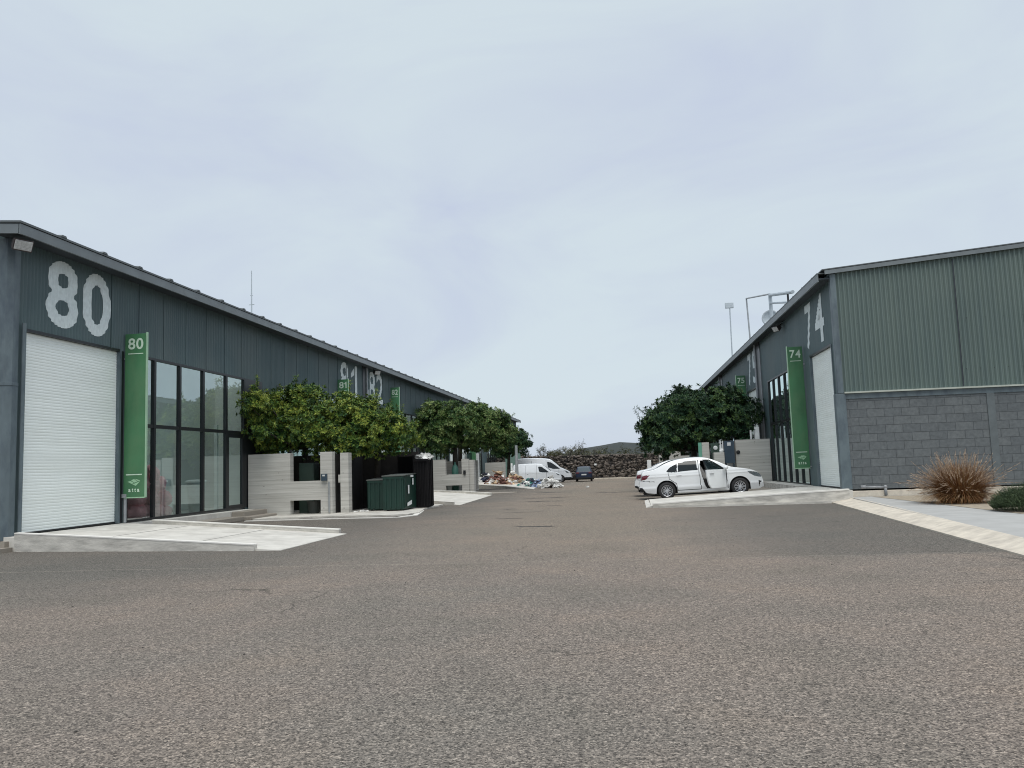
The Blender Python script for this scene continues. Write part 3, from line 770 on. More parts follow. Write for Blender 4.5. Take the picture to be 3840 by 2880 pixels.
cs = MB(); cs.tube((XL + 0.09, 22.38, 0.35), (XL + 0.09, 22.38, 5.3), 0.045, n=8); cs.box(XL + 0.02, XL + 0.16, 22.3, 22.46, 1.05, 1.16); cs.build('conduit', 'galv', LW)
# black storefront pier next to door 80
pb = MB(); bar(pb, XL - 0.1, XL + 0.034, 22.24, 22.33, 0.33, 5.27); bar(pb, XL + 0.026, XL + 0.036, 30.22, 31.78, 0.33, 5.26); pb.build('pier', 'black', LW)
# big numbers
NB = 0.022
digits_on_wall(LW, XL, 1, '80', [(18.98, 20.25), (20.41, 21.66)], 5.54, 7.30, lambda y: 0, NB)
digits_on_wall(LW, XL, 1, '81', [(41.32, 42.62), (43.08, 44.12)], 5.50, 7.28, zl, 0.012)
digits_on_wall(LW, XL, 1, '82', [(46.21, 47.50), (47.78, 49.15)], 5.50, 7.28, zl, 0.012)
digits_on_wall(LW, XL, 1, '83', [(68.8, 70.1), (70.6, 71.9)], 5.50, 7.28, zl, 0.012)
digits_on_wall(LW, XL, 1, '84', [(73.8, 75.1), (75.4, 76.7)], 5.50, 7.28, zl, 0.012)

# plinth and steps along the left shopfront
pl = thing('plinth', 'low brown concrete ledge under the glazed shopfront of unit 80', 'ledge', (XL, 26, 0))
m = MB(); m.box(XL + 0.04, XL + 0.42, 22.5, 30.2, 0, 0.325); m.build('ledge', 'conc', pl, bevel=0.01)
st = thing('concrete_steps', 'two worn concrete steps against the board marked enclosure wall', 'steps', (-13.6, 29.8, 0))
MB().box(XL + 0.43, -13.35, 28.3, 30.24, 0, 0.31).build('tread', 'conc_brown', st, bevel=0.02)
MB().box(XL + 0.43, -12.95, 28.0, 30.22, 0, 0.14).box(XL + 0.43, -13.2, 23.3, 27.95, 0, 0.16).build('tread', 'conc_brown', st, bevel=0.02)

# apron ramps --------------------------------------------------------------
def apron(name, label, near, far, zt, kerb=True, mat_='conc'):
    """near/far: polylines of (x, y, ztop) from the building to the road"""
    t = thing(name, label, 'ramp', (near[0][0], near[0][1], 0))
    m = MB(); n_ = len(near)
    for i in range(n_ - 1):
        a, b, c, d = near[i], near[i + 1], far[i + 1], far[i]
        m.hexa([(a[0], a[1], -0.02), (b[0], b[1], -0.02), (c[0], c[1], -0.02), (d[0], d[1], -0.02), (a[0], a[1], a[2]), (b[0], b[1], b[2]), (c[0], c[1], c[2]), (d[0], d[1], d[2])])
    m.build('slab', mat_, t)
    return t
def kerb_strip(t, pts, wdt, up, m_='conc_edge', top='conc_line', lip=0.025):
    """raised side kerb along pts (x, y, z of slab); rises `up` above it"""
    k = MB(); l_ = MB()
    for i in range(len(pts) - 1):
        (x0, y0, z0), (x1, y1, z1) = pts[i], pts[i + 1]
        k.hexa([(x0, y0, 0), (x1, y1, 0), (x1, y1 + wdt, 0), (x0, y0 + wdt, 0), (x0, y0, z0 + up), (x1, y1, z1 + up), (x1, y1 + wdt, z1 + up), (x0, y0 + wdt, z0 + up)])
        l_.hexa([(x0, y0 - 0.008, z0 + up), (x1, y1 - 0.008, z1 + up), (x1, y1 + wdt + 0.008, z1 + up), (x0, y0 + wdt + 0.008, z0 + up), (x0, y0 - 0.008, z0 + up + lip), (x1, y1 - 0.008, z1 + up + lip), (x1, y1 + wdt + 0.008, z1 + up + lip), (x0, y0 + wdt + 0.008, z0 + up + lip)])
    k.build('kerb', m_, t)
    l_.build('kerb_top', top, t)
ap1 = apron('ramp', 'wide pale concrete ramp with kerbs before the roller door of unit 80', [(-14.22, 17.72, 0.33), (-11.9, 17.30, 0.24), (-6.95, 16.38, 0.012)], [(-14.22, 22.5, 0.33), (-12.0, 22.0, 0.24), (-6.95, 20.5, 0.012)], 0)
kerb_strip(ap1, [(-13.85, 17.60, 0.32), (-11.9, 17.25, 0.235), (-7.55, 16.44, 0.03)], 0.16, 0.085)
kerb_strip(ap1, [(-13.3, 22.35, 0.30), (-11.8, 21.95, 0.225), (-7.15, 20.50, 0.02)], 0.16, 0.085)
jn_ = MB()
for xx, za in ((-11.9, 0.2415), (-9.4, 0.1265)):
    jn_.add([(xx - .012, 17.35 - (xx + 11.9) * 0.18, za + .001), (xx + .012, 17.35 - (xx + 11.9) * 0.18, za), (xx + .012, 21.85 - (xx + 11.9) * 0.3, za), (xx - .012, 21.85 - (xx + 11.9) * 0.3, za + .001)], [(0, 1, 2, 3)])
jn_.build('joint', 'slot', ap1)
# small dark plinth under the corner column
MB().box(XL - 3, XL + 0.35, 17.0, 17.62, 0, 0.10).box(XL - 0.4, XL + 0.2, 17.55, 17.99, 0, 0.235).build('corner_plinth', 'conc_brown', LW)

ap2 = apron('ramp', 'far concrete ramp with a kerb beside the black container', [(-14.22, 40.2, 0.40), (-10.5, 37.6, 0.22), (-7.0, 35.8, 0.012)], [(-14.22, 50.6, 0.40), (-10.5, 49.5, 0.22), (-7.5, 48.0, 0.012)], 0)
kerb_strip(ap2, [(-12, 39.0, 0.25), (-9.5, 37.0, 0.16), (-7.3, 35.9, 0.02)], 0.2, 0.10)
kerb_strip(ap2, [(-12.5, 50.0, 0.25), (-9.5, 49.0, 0.16), (-7.5, 47.8, 0.02)], 0.3, 0.10)
ap3 = apron('ramp', 'distant concrete strip carrying the coloured rubbish heaps', [(-14.22, 69.2, 0.45), (-9.0, 63.5, 0.2), (-6.2, 58.9, 0.012)], [(-14.22, 78, 0.45), (-9.5, 77, 0.2), (-7.2, 74.0, 0.012)], 0)
isl = MB().prism([(-8.2, 50.6), (-6.5, 51.4), (-6.6, 52.6), (-9.6, 54.5), (-9.8, 52.5)], 0, 0.03)
structure(isl.build('pavement_patch', 'conc_brown'))

# enclosure pads -------------------------------------------------------------
pa = MB().prism([(-12.9, 28.0), (-11.0, 28.6), (-8.0, 28.3), (-7.45, 28.5), (-7.3, 29.6), (-7.8, 32.6), (-7.8, 36.5), (-14.2, 36.5), (-14.2, 30.3)], 0, 0.055)
pad = pa.build('pavement', 'conc_edge'); structure(pad)
kp = [(-13.0, 27.55), (-9.9, 27.55), (-7.45, 27.3), (-7.05, 28.3), (-7.25, 29.6), (-7.6, 31.6)]
kk = MB()
for i in range(len(kp) - 1):
    a, b = Vector(kp[i]), Vector(kp[i + 1]); nn = Vector((-(b - a).y, (b - a).x)).normalized() * 0.18
    kk.prism([tuple(a), tuple(b), tuple(b + nn), tuple(a + nn)], 0, 0.022)
structure(kk.build('kerb', 'conc_line'))

# ------------------------------------------------------------ concrete enclosures
def wall_with_holes(mb, x0, x1, z0, z1, y0, y1, holes):
    holes = [(h[0], h[1], h[2], min(h[3], z1)) for h in holes]
    xs = sorted({x0, x1} | {h[0] for h in holes} | {h[1] for h in holes}); zs = sorted({z0, z1} | {h[2] for h in holes} | {h[3] for h in holes})
    def solid(i, j):
        if i < 0 or j < 0 or i >= len(xs) - 1 or j >= len(zs) - 1: return False
        cx = (xs[i] + xs[i + 1]) / 2; cz = (zs[j] + zs[j + 1]) / 2
        return not any(h[0] < cx < h[1] and h[2] < cz < h[3] for h in holes)
    for i in range(len(xs) - 1):
        for j in range(len(zs) - 1):
            if not solid(i, j): continue
            a, b, c, d = xs[i], xs[i + 1], zs[j], zs[j + 1]
            mb.quad((a, y0, c), (b, y0, c), (b, y0, d), (a, y0, d))
            mb.quad((b, y1, c), (a, y1, c), (a, y1, d), (b, y1, d))
            if not solid(i - 1, j): mb.quad((a, y0, c), (a, y0, d), (a, y1, d), (a, y1, c))
            if not solid(i + 1, j): mb.quad((b, y0, c), (b, y1, c), (b, y1, d), (b, y0, d))
            if not solid(i, j - 1): mb.quad((a, y0, c), (a, y1, c), (b, y1, c), (b, y0, c))
            if not solid(i, j + 1): mb.quad((a, y0, d), (b, y0, d), (b, y1, d), (a, y1, d))
def enclosure(label, x0, x1, y, zb, zt, holes, depth=0.30, group=None):
    t = thing('concrete_enclosure', label, 'enclosure', (x0, y, zb), group)
    m = MB(); wall_with_holes(m, x0, x1, zb, zt, y, y + depth, holes); m.build('front_wall', 'board', t)
    return t
E1 = enclosure('near board marked concrete enclosure with two square openings beside the unit 80 shopfront', -14.18, -10.84, 30.4, 0.0, 2.38, [(-12.50, -11.30, 1.30, 2.6), (-12.50, -11.30, 0.03, 0.58)], 0.34)
MB().box(-10.62, -10.30, 30.7, 31.1, 0.05, 2.33).box(-10.72, -10.62, 30.75, 30.85, 1.2, 1.5).build('pillar', 'board', E1)
MB().box(-10.84 - 0.22, -10.845, 30.78, 34.2, 0.05, 2.30).build('side_wall', 'shade_back', E1)  # concrete wall coloured dark for the alcove's shade
MB().box(-14.2, -8.45, 34.25, 34.4, 0.05, 2.36).build('rear_wall', 'shade_back', E1)  # black backing, shade of the alcove put into its colour
mtr = thing('meter_box', 'small dark meter box fixed at the edge of the near enclosure wall', 'meter box', (-11.13, 30.36, 1.3))
MB().box(-11.24, -11.02, 30.28, 30.397, 1.29, 1.55).build('case', 'cabinet', mtr, bevel=0.01)
MB().box(-11.18, -11.08, 30.272, 30.279, 1.46, 1.52).build('dial', 'plate', mtr)
cbt = thing('electrical_cabinet', 'dark green cabinet inside the near enclosure seen through its upper opening', 'cabinet', (-12.3, 31.6, 0))
MB().box(-12.55, -11.95, 31.4, 32.0, 0.05, 2.0).build('case', 'cab_green', cbt, bevel=0.015)
MB().box(-12.50, -12.0, 31.385, 31.398, 0.9, 1.95).build('door', 'cab_green', cbt)
bk = thing('water_bucket', 'dark grey bucket behind the lower opening of the near enclosure', 'bucket', (-11.9, 31.2, 0.05))
MB().lathe((-11.9, 31.3, 0.05), (0, 0, 1), [(0, 0.0), (0, 0.20), (0.45, 0.27), (0.47, 0.29), (0.47, 0.26), (0.1, 0.18), (0.1, 0)], 16).build('pail', 'lid', bk)
tt = MB(); tt.tube((-10.95, 30.4 - 0.06, 0.1), (-10.95, 30.4 - 0.06, 1.25), 0.03, n=6); tt.build('conduit', 'galv', E1)

E2 = enclosure('second concrete enclosure along the left row, in front of the round topped trees', -12.85, -10.30, 56.0, 0.0, 2.28, [(-11.90, -10.78, 1.25, 2.5), (-11.88, -10.78, 0.04, 0.50)], 0.34)
MB().box(-10.30, -9.98, 56.25, 56.9, 0.0, 2.2).build('pillar', 'board', E2)
MB().box(-12.85, -10.4, 60.2, 60.4, 0.0, 2.2).build('rear_wall', 'board', E2)
g2 = thing('gas_bottle', 'dull green cylinder standing behind the opening of the second enclosure', 'cylinder', (-11.5, 57.3, 0))
MB().lathe((-11.5, 57.3, 0.0), (0, 0, 1), [(0, 0.0), (0, 0.24), (1.6, 0.24), (1.85, 0.16), (1.95, 0.05), (2.1, 0.05), (2.1, 0)], 14).build('tank', mat('sea green enamel', (0.09, 0.24, 0.19), 0.5), g2, smooth=True)
b2 = thing('waste_bin', 'dark bin under the second enclosure opening', 'bin', (-11.6, 55.8, 0))
MB().lathe((-11.62, 55.7, 0.0), (0, 0, 1), [(0, 0.0), (0, 0.16), (0.48, 0.22), (0.5, 0.24), (0.5, 0.0)], 12).build('pail', 'lid', b2)
b2m = thing('meter_box', 'round faced dark meter on the second enclosure pillar', 'meter box', (-10.6, 55.95, 1.3))
MB().box(-10.66, -10.5, 55.9, 55.997, 1.22, 1.5).build('case', 'black', b2m, bevel=0.01)
E3 = enclosure('farthest grey concrete enclosure half hidden by rubbish heaps', -13.9, -12.1, 85.0, 0.0, 2.2, [], 0.3)
MB().box(-12.1, -11.85, 85.1, 85.8, 0, 2.2).build('pillar', 'board', E3)

# dumpsters ---------------------------------------------------------------
def dumpster(label, x0, x1, y0, y1, z0, z1, marks=False, open_=False):
    t = thing('dumpster', label, 'dumpster', ((x0 + x1) / 2, y0, z0), 'green dumpsters by the near enclosure')
    m = MB(); m.hexa([(x0, y0, z0 + .04), (x1, y0, z0 + .04), (x1, y1, z0 + .04), (x0, y1, z0 + .04), (x0, y0, z1 - .06), (x1, y0, z1 - .06), (x1, y1, z1), (x0, y1, z1)])
    b = m.build('body', 'dumpster', t, bevel=0.015)
    r = MB()
    for i in range(4):
        xx = x0 + (x1 - x0) * (i + 0.5) / 4
        r.box(xx - 0.03, xx + 0.03, y0 - 0.03, y0 - 0.001, z0 + 0.1, z1 - 0.15)
    r.box(x0, x1, y0 - 0.035, y0 - 0.002, z1 - 0.15, z1 - 0.07)
    r.box(x1 + 0.001, x1 + 0.04, y0 + 0.08, y0 + 0.2, z0 + 0.1, z1 - 0.15)
    r.build('rib', 'dumpster', t)
    l_ = MB(); l_.hexa([(x0 - .03, y0 - .05, z1 - .055), (x1 + .03, y0 - .05, z1 - .055), (x1 + .03, y1, z1 + .005), (x0 - .03, y1, z1 + .005), (x0 - .03, y0 - .05, z1 - .02), (x1 + .03, y0 - .05, z1 - .02), (x1 + .03, y1, z1 + .04), (x0 - .03, y1, z1 + .04)])
    l_.build('lid', 'lid', t)
    wv = MB()
    for xx in (x0 + 0.15, x1 - 0.15):
        wv.lathe((xx - 0.03, y0 + 0.12, z0 + 0.0), (1, 0, 0), [(0, 0), (0, 0.045), (0.05, 0.045), (0.05, 0)], 10)
    wv.build('castor', 'rubber', t)
    if marks:
        k = MB()
        k.box(x1 + 0.042, x1 + 0.046, y0 + 0.55, y0 + 0.75, z0 + 0.62, z0 + 0.95)
        k.box(x1 + 0.042, x1 + 0.046, y0 + 1.25, y0 + 1.42, z0 + 0.95, z0 + 1.2)
        k.box(x1 + 0.001, x1 + 0.05, y0 + 1.1, y0 + 1.4, z0 + 1.25, z0 + 1.33)
        k.build('sticker', 'white_plastic', t)
        k = MB(); k.hexa([(x1 + .042, y0 + .42, z0 + .14), (x1 + .046, y0 + .42, z0 + .14), (x1 + .046, y0 + 1.1, z0 + .20), (x1 + .042, y0 + 1.1, z0 + .20), (x1 + .042, y0 + .42, z0 + .27), (x1 + .046, y0 + .42, z0 + .27), (x1 + .046, y0 + 1.1, z0 + .36), (x1 + .042, y0 + 1.1, z0 + .36)])
        k.build('sticker', 'white_plastic', t)
    return t
dumpster('large dark green dumpster with white stickers on its road side', -9.05, -8.25, 31.0, 33.0, 0.06, 1.42, True)
dumpster('lower dark green dumpster in shade behind the larger one', -9.85, -9.12, 31.6, 33.0, 0.06, 1.28)
# black container with plastic on top
bc = thing('steel_container', 'tall black streaked steel container heaped with white plastic beside the dumpsters', 'container', (-7.95, 33, 0))
m = MB().box(-8.30, -7.77, 33.0, 33.9, 0.08, 2.0); m.build('body', 'bin_black', bc)
r = MB()
for i in range(5):
    xx = -8.30 + 0.53 * i / 4; r.box(xx - 0.02, xx + 0.02, 32.95, 32.997, 0.1, 2.0)
for i in range(4):
    yy = 33.03 + 0.85 * i / 3; r.box(-7.767, -7.73, yy - 0.02, yy + 0.02, 0.1, 2.0)
r.box(-8.34, -7.73, 32.9, 32.945, 1.92, 2.02)
r.build('rib', 'bin_black', bc)
ws = thing('plastic_wrap', 'crumpled white plastic heaped on top of the black container', 'plastic sheeting', (-7.95, 34, 2.0))
m = MB(); rng = random.Random(5)
for i in range(26):
    m.blob((-8.03 + rng.uniform(-.26, .26), 33.45 + rng.uniform(-.4, .4), 2.03 + rng.uniform(0, .12)), (rng.uniform(.08, .2), rng.uniform(.08, .2), rng.uniform(.05, .14)), 7, 5, 0.45, rng)
m.build('sheet', 'debris_white', ws)
gt = thing('dark_screen', 'added black screen darkening the gap between the dumpsters and the container', 'gate', (-8.5, 33.2, 0))  # screen added to keep the alcove behind the bins dark
m = MB()
m.box(-8.42, -8.36, 33.2, 33.26, 0.1, 2.2).box(-9.3, -9.24, 34.1, 34.16, 0.1, 2.2)
m.hexa([(-8.40, 33.22, .15), (-8.38, 33.24, .15), (-9.26, 34.14, .15), (-9.28, 34.12, .15), (-8.40, 33.22, 2.15), (-8.38, 33.24, 2.15), (-9.26, 34.14, 2.15), (-9.28, 34.12, 2.15)])
m.build('leaf_panel', 'bin_black', gt)
lt = thing('litter', 'scraps of litter on the ground beside the lower dumpster', 'litter', (-10, 31.2, 0.055))
m = MB(); rng = random.Random(9)
for i in range(16):
    m.blob((-9.95 + rng.uniform(-.25, .25), 31.2 + rng.uniform(-.3, .5), 0.07), (rng.uniform(.03, .09), rng.uniform(.03, .09), .03), 6, 4, 0.4, rng)
m.build('scrap', 'debris_white', lt)

# ------------------------------------------------------------ green blade signs
def lettering(mb, txt, x0, x1, z0, z1, y, off, gap=0.12):
    # x0..x1 bounding box of whole word; faces -Y
    ws_ = {'1': 0.5, 't': 0.6, 'l': 0.4}
    tot = sum(ws_.get(c, 1.0) for c in txt) + gap * (len(txt) - 1)
    x = x0
    for ch in txt:
        vs, fs = G(ch, off)
        wd = (x1 - x0) * ws_.get(ch, 1.0) / tot
        zt = z1 if ch not in 'a' else z0 + (z1 - z0) * 0.8
        n_ = len(vs)
        mb.add([(x + wd * u, y, z0 + (zt - z0) * v) for u, v in vs], fs)
        x += wd + (x1 - x0) * gap / tot
def blade_sign(num, label, xa, xb, y, z0, z1, side, th=0.05, group='green number signs on the warehouse fronts'):
    t = thing('number_sign', label, 'sign', (xa if side > 0 else xb, y, z0), group)
    ew = 0.035
    if side > 0: px0, px1, e0, e1 = xa, xb - ew, xb - ew + 0.002, xb
    else: px0, px1, e0, e1 = xa + ew, xb, xa, xa + ew - 0.002
    pn = MB().box(px0, px1, y, y + th, z0, z1).build('panel', 'green', t, bevel=0.008)
    MB().box(e0, e1, y - 0.012, y + th + 0.01, z0 - 0.02, z1 + 0.03).build('edge_trim', 'sign_edge', t)
    MB().box(px0, px1, y - 0.003, y + th + 0.003, z0 - 0.035, z0 - 0.001).build('bottom_rail', 'sign_mark', t)
    w_ = px1 - px0
    k = MB(); lettering(k, num, px0 + 0.15 * w_, px1 - 0.13 * w_, z1 - 0.46, z1 - 0.13, y - 0.004, 0.02); k.build('number', 'sign_text', pn)
    k = MB(); k.box(px0 + 0.15 * w_, px1 - 0.13 * w_, y - 0.006, y - 0.002, z1 - 0.60, z1 - 0.575); k.box(px0 + 0.12 * w_, px1 - 0.14 * w_, y - 0.006, y - 0.002, z0 + 0.62, z0 + 0.65); k.build('rule', 'sign_text', pn)
    # rhomb emblem of three bands, and the word below it
    k = MB(); cx = (px0 + px1) / 2; cz = z0 + 0.415; s_ = w_ * 0.30
    def Q(pts): k.add([(cx + a * s_, y - 0.005, cz + b * s_) for a, b in pts], [tuple(range(len(pts)))])
    Q([(-1.0, 0.10), (-0.35, -0.22), (0.05, -0.10), (-0.55, 0.22)])
    Q([(-0.45, 0.28), (0.10, -0.05), (0.55, 0.10), (0.0, 0.50)])
    Q([(0.08, 0.52), (0.62, 0.12), (1.0, 0.22), (0.45, 0.44)])
    Q([(-0.25, -0.28), (0.12, -0.16), (0.95, 0.12), (0.30, -0.52)])
    k.build('emblem', 'sign_mark', pn)
    k = MB(); lettering(k, 'atta', px0 + 0.24 * w_, px1 - 0.24 * w_, z0 + 0.14, z0 + 0.25, y - 0.005, 0.03, 0.5); k.build('word', 'sign_text', pn)
    b = MB()
    for zz in (z0 + 0.02, z1 - 0.75):
        if side > 0: b.box(xa - 0.12, xa + 0.02, y + 0.02, y + 0.08, zz, zz + 0.05)
        else: b.box(xb - 0.02, xb + 0.14, y + 0.02, y + 0.08, zz, zz + 0.05)
    b.build('bracket', 'galv', t)
    return t
blade_sign('80', 'tall green sign numbered 80 beside the nearest roller door', -14.19, -13.50, 22.335, 1.07, 5.80, 1)
blade_sign('81', 'green sign numbered 81 with its foot behind the tree crown', -14.13, -13.55, 40.6, 1.45, 6.33, 1)
blade_sign('82', 'green sign numbered 82 rising beside the big painted 82', -14.13, -13.55, 50.5, 1.95, 6.83, 1)
blade_sign('84', 'faraway green sign behind the round topped trees', -14.13, -13.55, 77.8, 1.6, 6.6, 1)

# floodlights ---------------------------------------------------------------
def floodlight(label, c, aim, s=1.0):
    t = thing('floodlight', label, 'floodlight', c, 'floodlights under the eaves')
    a = Vector(aim).normalized(); up = Vector((0, 0, 1)); r = a.cross(up).normalized(); u = r.cross(a)
    c = Vector(c)
    def P(x, y, z): return c + r * x * s + a * y * s + u * z * s
    m = MB(); m.hexa([P(-.16, -.16, -.09), P(.16, -.16, -.09), P(.24, .10, -.15), P(-.24, .10, -.15), P(-.16, -.16, .09), P(.16, -.16, .09), P(.24, .10, .15), P(-.24, .10, .15)])
    m.build('housing', 'lamp_body', t, bevel=0.01)
    m = MB(); m.hexa([P(-.21, .101, -.12), P(.21, .101, -.12), P(.21, .125, -.12), P(-.21, .125, -.12), P(-.21, .101, .12), P(.21, .101, .12), P(.21, .125, .12), P(-.21, .125, .12)])
    m.build('lens', 'lens', t, bevel=0.01)
    m = MB(); m.tube(P(0, -.1, 0), P(0, -.42, .05), 0.025 * s); m.build('arm', 'black', t)
    return t
floodlight('floodlight at the near corner of the left warehouse beside the big 80', (-13.80, 17.52, 7.17), (0.95, -0.45, -0.45), 0.95)
floodlight('small white faced floodlight above the big 82', (-13.85, 46.6, 7.36), (0.9, -0.6, -0.5), 0.9)
floodlight('floodlight hanging under the right eave beyond the big 74', (7.35, 38.6, 7.45), (-0.9, -0.4, -0.6), 0.9)

# antenna on the left roof
an = thing('antenna', 'thin mast with short crossbars on the left roof', 'antenna', (-15.5, 33.6, 7.9))
m = MB(); m.tube((-15.5, 33.6, 7.9), (-15.5, 33.6, 10.44), 0.034, 0.022, n=6); m.tube((-15.62, 33.6, 8.95), (-15.38, 33.6, 8.95), 0.022, n=5); m.tube((-15.56, 33.6, 9.35), (-15.44, 33.6, 9.35), 0.018, n=5)
m.build('mast', 'galv_pale', an)

# things inside unit 80 -------------------------------------------------------
pk = thing('insulation_bundle', 'pile of pink wrapped bundles behind the near shopfront glass', 'bundle', (-14.9, 24.2, 0.335))
m = MB(); rng = random.Random(2)
for k_, (yy, zz, ry) in enumerate([(22.95, .55, .42), (23.55, .55, .42), (24.15, .52, .40), (22.95, .98, .40), (23.6, 1.0, .42), (23.2, 1.42, .40), (23.75, 1.38, .34), (23.15, 1.78, .34), (24.4, .95, .36), (22.8, 1.4, .3), (24.55, .5, .36), (24.1, 1.4, .33), (23.7, 1.72, .3)]):
    m.blob((-14.72 + rng.uniform(-.06, .06), yy + 0.75, zz), (.34, ry, .29), 12, 8, 0.10, rng)
m.build('bundle', 'pink', pk, smooth=True)
for k_, (yy, lab) in enumerate([(26.3, 'white interior post left of the white bin'), (29.1, 'white interior post right of the white bin')]):
    po = thing('interior_post', lab, 'post', (-14.8, yy, 0.335), 'posts behind the shopfront glass')
    MB().box(-14.9, -14.78, yy, yy + 0.10, 0.336, 3.5).build('shaft', 'white_plastic', po)
wb = thing('white_bin', 'white plastic bin standing between two posts behind the glass', 'bin', (-14.9, 27.7, 0.335))
MB().lathe((-14.85, 27.7, 0.336), (0, 0, 1), [(0, 0), (0, .24), (1.05, .32)], 20).build('pail', 'white_plastic', wb, smooth=True)
MB().lathe((-14.85, 27.7, 1.39), (0, 0, 1), [(0, .35), (.05, .36), (.1, .30), (.12, 0)], 20).build('lid', 'white_plastic', wb, smooth=True)

# ------------------------------------------------------------ RIGHT WAREHOUSE
XR = 7.67; RY0 = 29.9; RY1 = 100.0; RXE = 33.0
ZB = 0.39
RW = thing('warehouse', 'grey green corrugated warehouse on the right numbered 74 and 75', 'warehouse', (XR, RY0, 0))
z0f = lambda y: 0.0
wr = MB()
corr_wall_x(wr, XR, -1, RY0 + 0.2, RY1, 5.50, 8.02, z0f)
runits = [(29.9, 1), (46.4, 1), (62.9, 1), (79.4, 1)]
for s, d in runits:
    for a, b in ((0.2, 0.67), (4.02, 5.4), (13.7, 16.5)):
        corr_wall_x(wr, XR, -1, s + a, min(RY1, s + b), 0.2, 5.50, z0f)
wr.build('wall', 'clad', RW)
# gable
gw = MB(); n = int((RXE - 7.8) / 0.154 * 6); vs = []
slope = 0.079
for i in range(n + 1):
    x = 7.80 + (RXE - 7.80) * i / n
    yy = RY0 + 0.03 - 0.060 * corr(x, 0.154)
    vs += [(x, yy, 3.72), (x, yy, 7.97 + slope * (x - 7.67))]
gw.add(vs, [(2 * i, 2 * i + 2, 2 * i + 3, 2 * i + 1) for i in range(n)])
gw.build('gable_wall', 'clad_gable', RW)
MB().box(11.70, 11.74, RY0 - 0.03, RY0 - 0.009, 3.78, 8.2).box(19.0, 19.04, RY0 - 0.03, RY0 - 0.009, 3.78, 8.7).build('sheet_joint', 'soffit', RW)
bl = MB().box(7.85, RXE, RY0 + 0.03, RY0 + 0.2, ZB, 3.50).build('block_wall', 'block', RW)
MB().box(7.85, RXE, RY0 - 0.0, RY0 + 0.19, 3.502, 3.69).build('beam', 'post', RW)
MB().box(7.80, RXE, RY0 - 0.08, RY0 + 0.01, 3.692, 3.745).build('flashing', 'trim_light', RW)
pi_ = MB()
for x in (12.43, 17.1, 21.8, 26.5): pi_.box(x, x + 0.25, RY0 - 0.0, RY0 + 0.029, ZB, 3.50)
pi_.build('pilaster', mat('painted render', (0.115, 0.135, 0.142), 0.8, 0.15, 3.0, bump=0.4), RW)
MB().box(7.50, 7.84, RY0 - 0.04, RY0 + 0.24, ZB, 3.69).build('corner_post', 'post', RW, bevel=0.01)
MB().box(7.60, 7.79, RY0 - 0.03, RY0 + 0.2, 3.7, 7.93).build('corner_post', 'post', RW, bevel=0.01)
# screw holes
sh_ = MB(); rng = random.Random(8)
for zz in (4.35, 6.1):
    x = 8.4
    while x < 14.5:
        sh_.box(x, x + 0.02, RY0 - 0.022, RY0 - 0.016, zz, zz + 0.02); x += rng.choice([0.45, 0.6, 0.9])
sh_.build('screw', 'black', RW)
# roof, verge and eave
rr = MB()
rr.hexa([(7.33, RY0 - 0.14, 8.06), (RXE, RY0 - 0.14, 8.06 + slope * (RXE - 7.33)), (RXE, RY1, 8.06 + slope * (RXE - 7.33)), (7.33, RY1, 8.06), (7.33, RY0 - 0.14, 8.095), (RXE, RY0 - 0.14, 8.095 + slope * (RXE - 7.33)), (RXE, RY1, 8.095 + slope * (RXE - 7.33)), (7.33, RY1, 8.095)])
y = 31.2
while y < RY1:
    rr.hexa([(7.31, y, 8.095), (RXE, y, 8.095 + slope * (RXE - 7.33)), (RXE, y + .2, 8.095 + slope * (RXE - 7.33)), (7.31, y + .2, 8.095), (7.31, y + .04, 8.13), (RXE, y + .04, 8.13 + slope * (RXE - 7.33)), (RXE, y + .16, 8.13 + slope * (RXE - 7.33)), (7.31, y + .16, 8.13)])
    y += 1.68
rr.build('roof', 'roof', RW)
vg = MB()
vg.hexa([(7.42, RY0 - 0.13, 7.91), (RXE, RY0 - 0.13, 7.91 + slope * (RXE - 7.42)), (RXE, RY0 - 0.10, 7.91 + slope * (RXE - 7.42)), (7.42, RY0 - 0.10, 7.91), (7.42, RY0 - 0.13, 8.05), (RXE, RY0 - 0.13, 8.05 + slope * (RXE - 7.42)), (RXE, RY0 - 0.10, 8.05 + slope * (RXE - 7.42)), (7.42, RY0 - 0.10, 8.05)])
vg.box(7.18, 7.22, RY0 - 0.02, RY1, 7.70, 7.95)
vg.box(7.165, 7.23, RY0 - 0.02, RY1, 7.675, 7.698)
vg.build('fascia', 'fascia', RW)
MB().box(7.225, 7.66, RY0 - 0.0, RY1, 7.76, 7.80).build('soffit', 'soffit', RW)
MB().box(7.17, 7.42, RY0 - 0.03, RY1, 7.953, 7.985).build('gutter_cover', 'roof', RW)
for s, d in runits:
    if s + 4 < RY1:
        roller_door(RW, XR, -1, s + 0.70, s + 4.0, ZB + 0.02, 5.48, z0f, 'white roller door below the big 74' if s < 30 else None)
        glazing(RW, XR, -1, s + 5.45, s + 13.65, ZB + 0.02, 5.50, 3.3, [s + 6.9, s + 8.2, s + 9.5, s + 10.9, s + 12.3], z0f, None, 'glazed shopfront beyond the green 74 sign' if s < 30 else None)
it = MB(); ifl = MB()
for s, d in runits:
    it.box(XR + 3.0, XR + 3.1, s + 5.3, s + 13.8, 0.4, 5.5); it.box(XR + 0.3, XR + 3.0, s + 5.24, s + 5.3, 0.4, 5.5); it.box(XR + 0.3, XR + 3.0, s + 13.8, s + 13.86, 0.4, 5.5)
    ifl.box(XR + 0.13, XR + 3.0, s + 5.3, s + 13.8, 0.2, 0.395)
it.build('interior_wall', 'int_wall', RW); ifl.build('interior_floor', 'int_floor', RW)
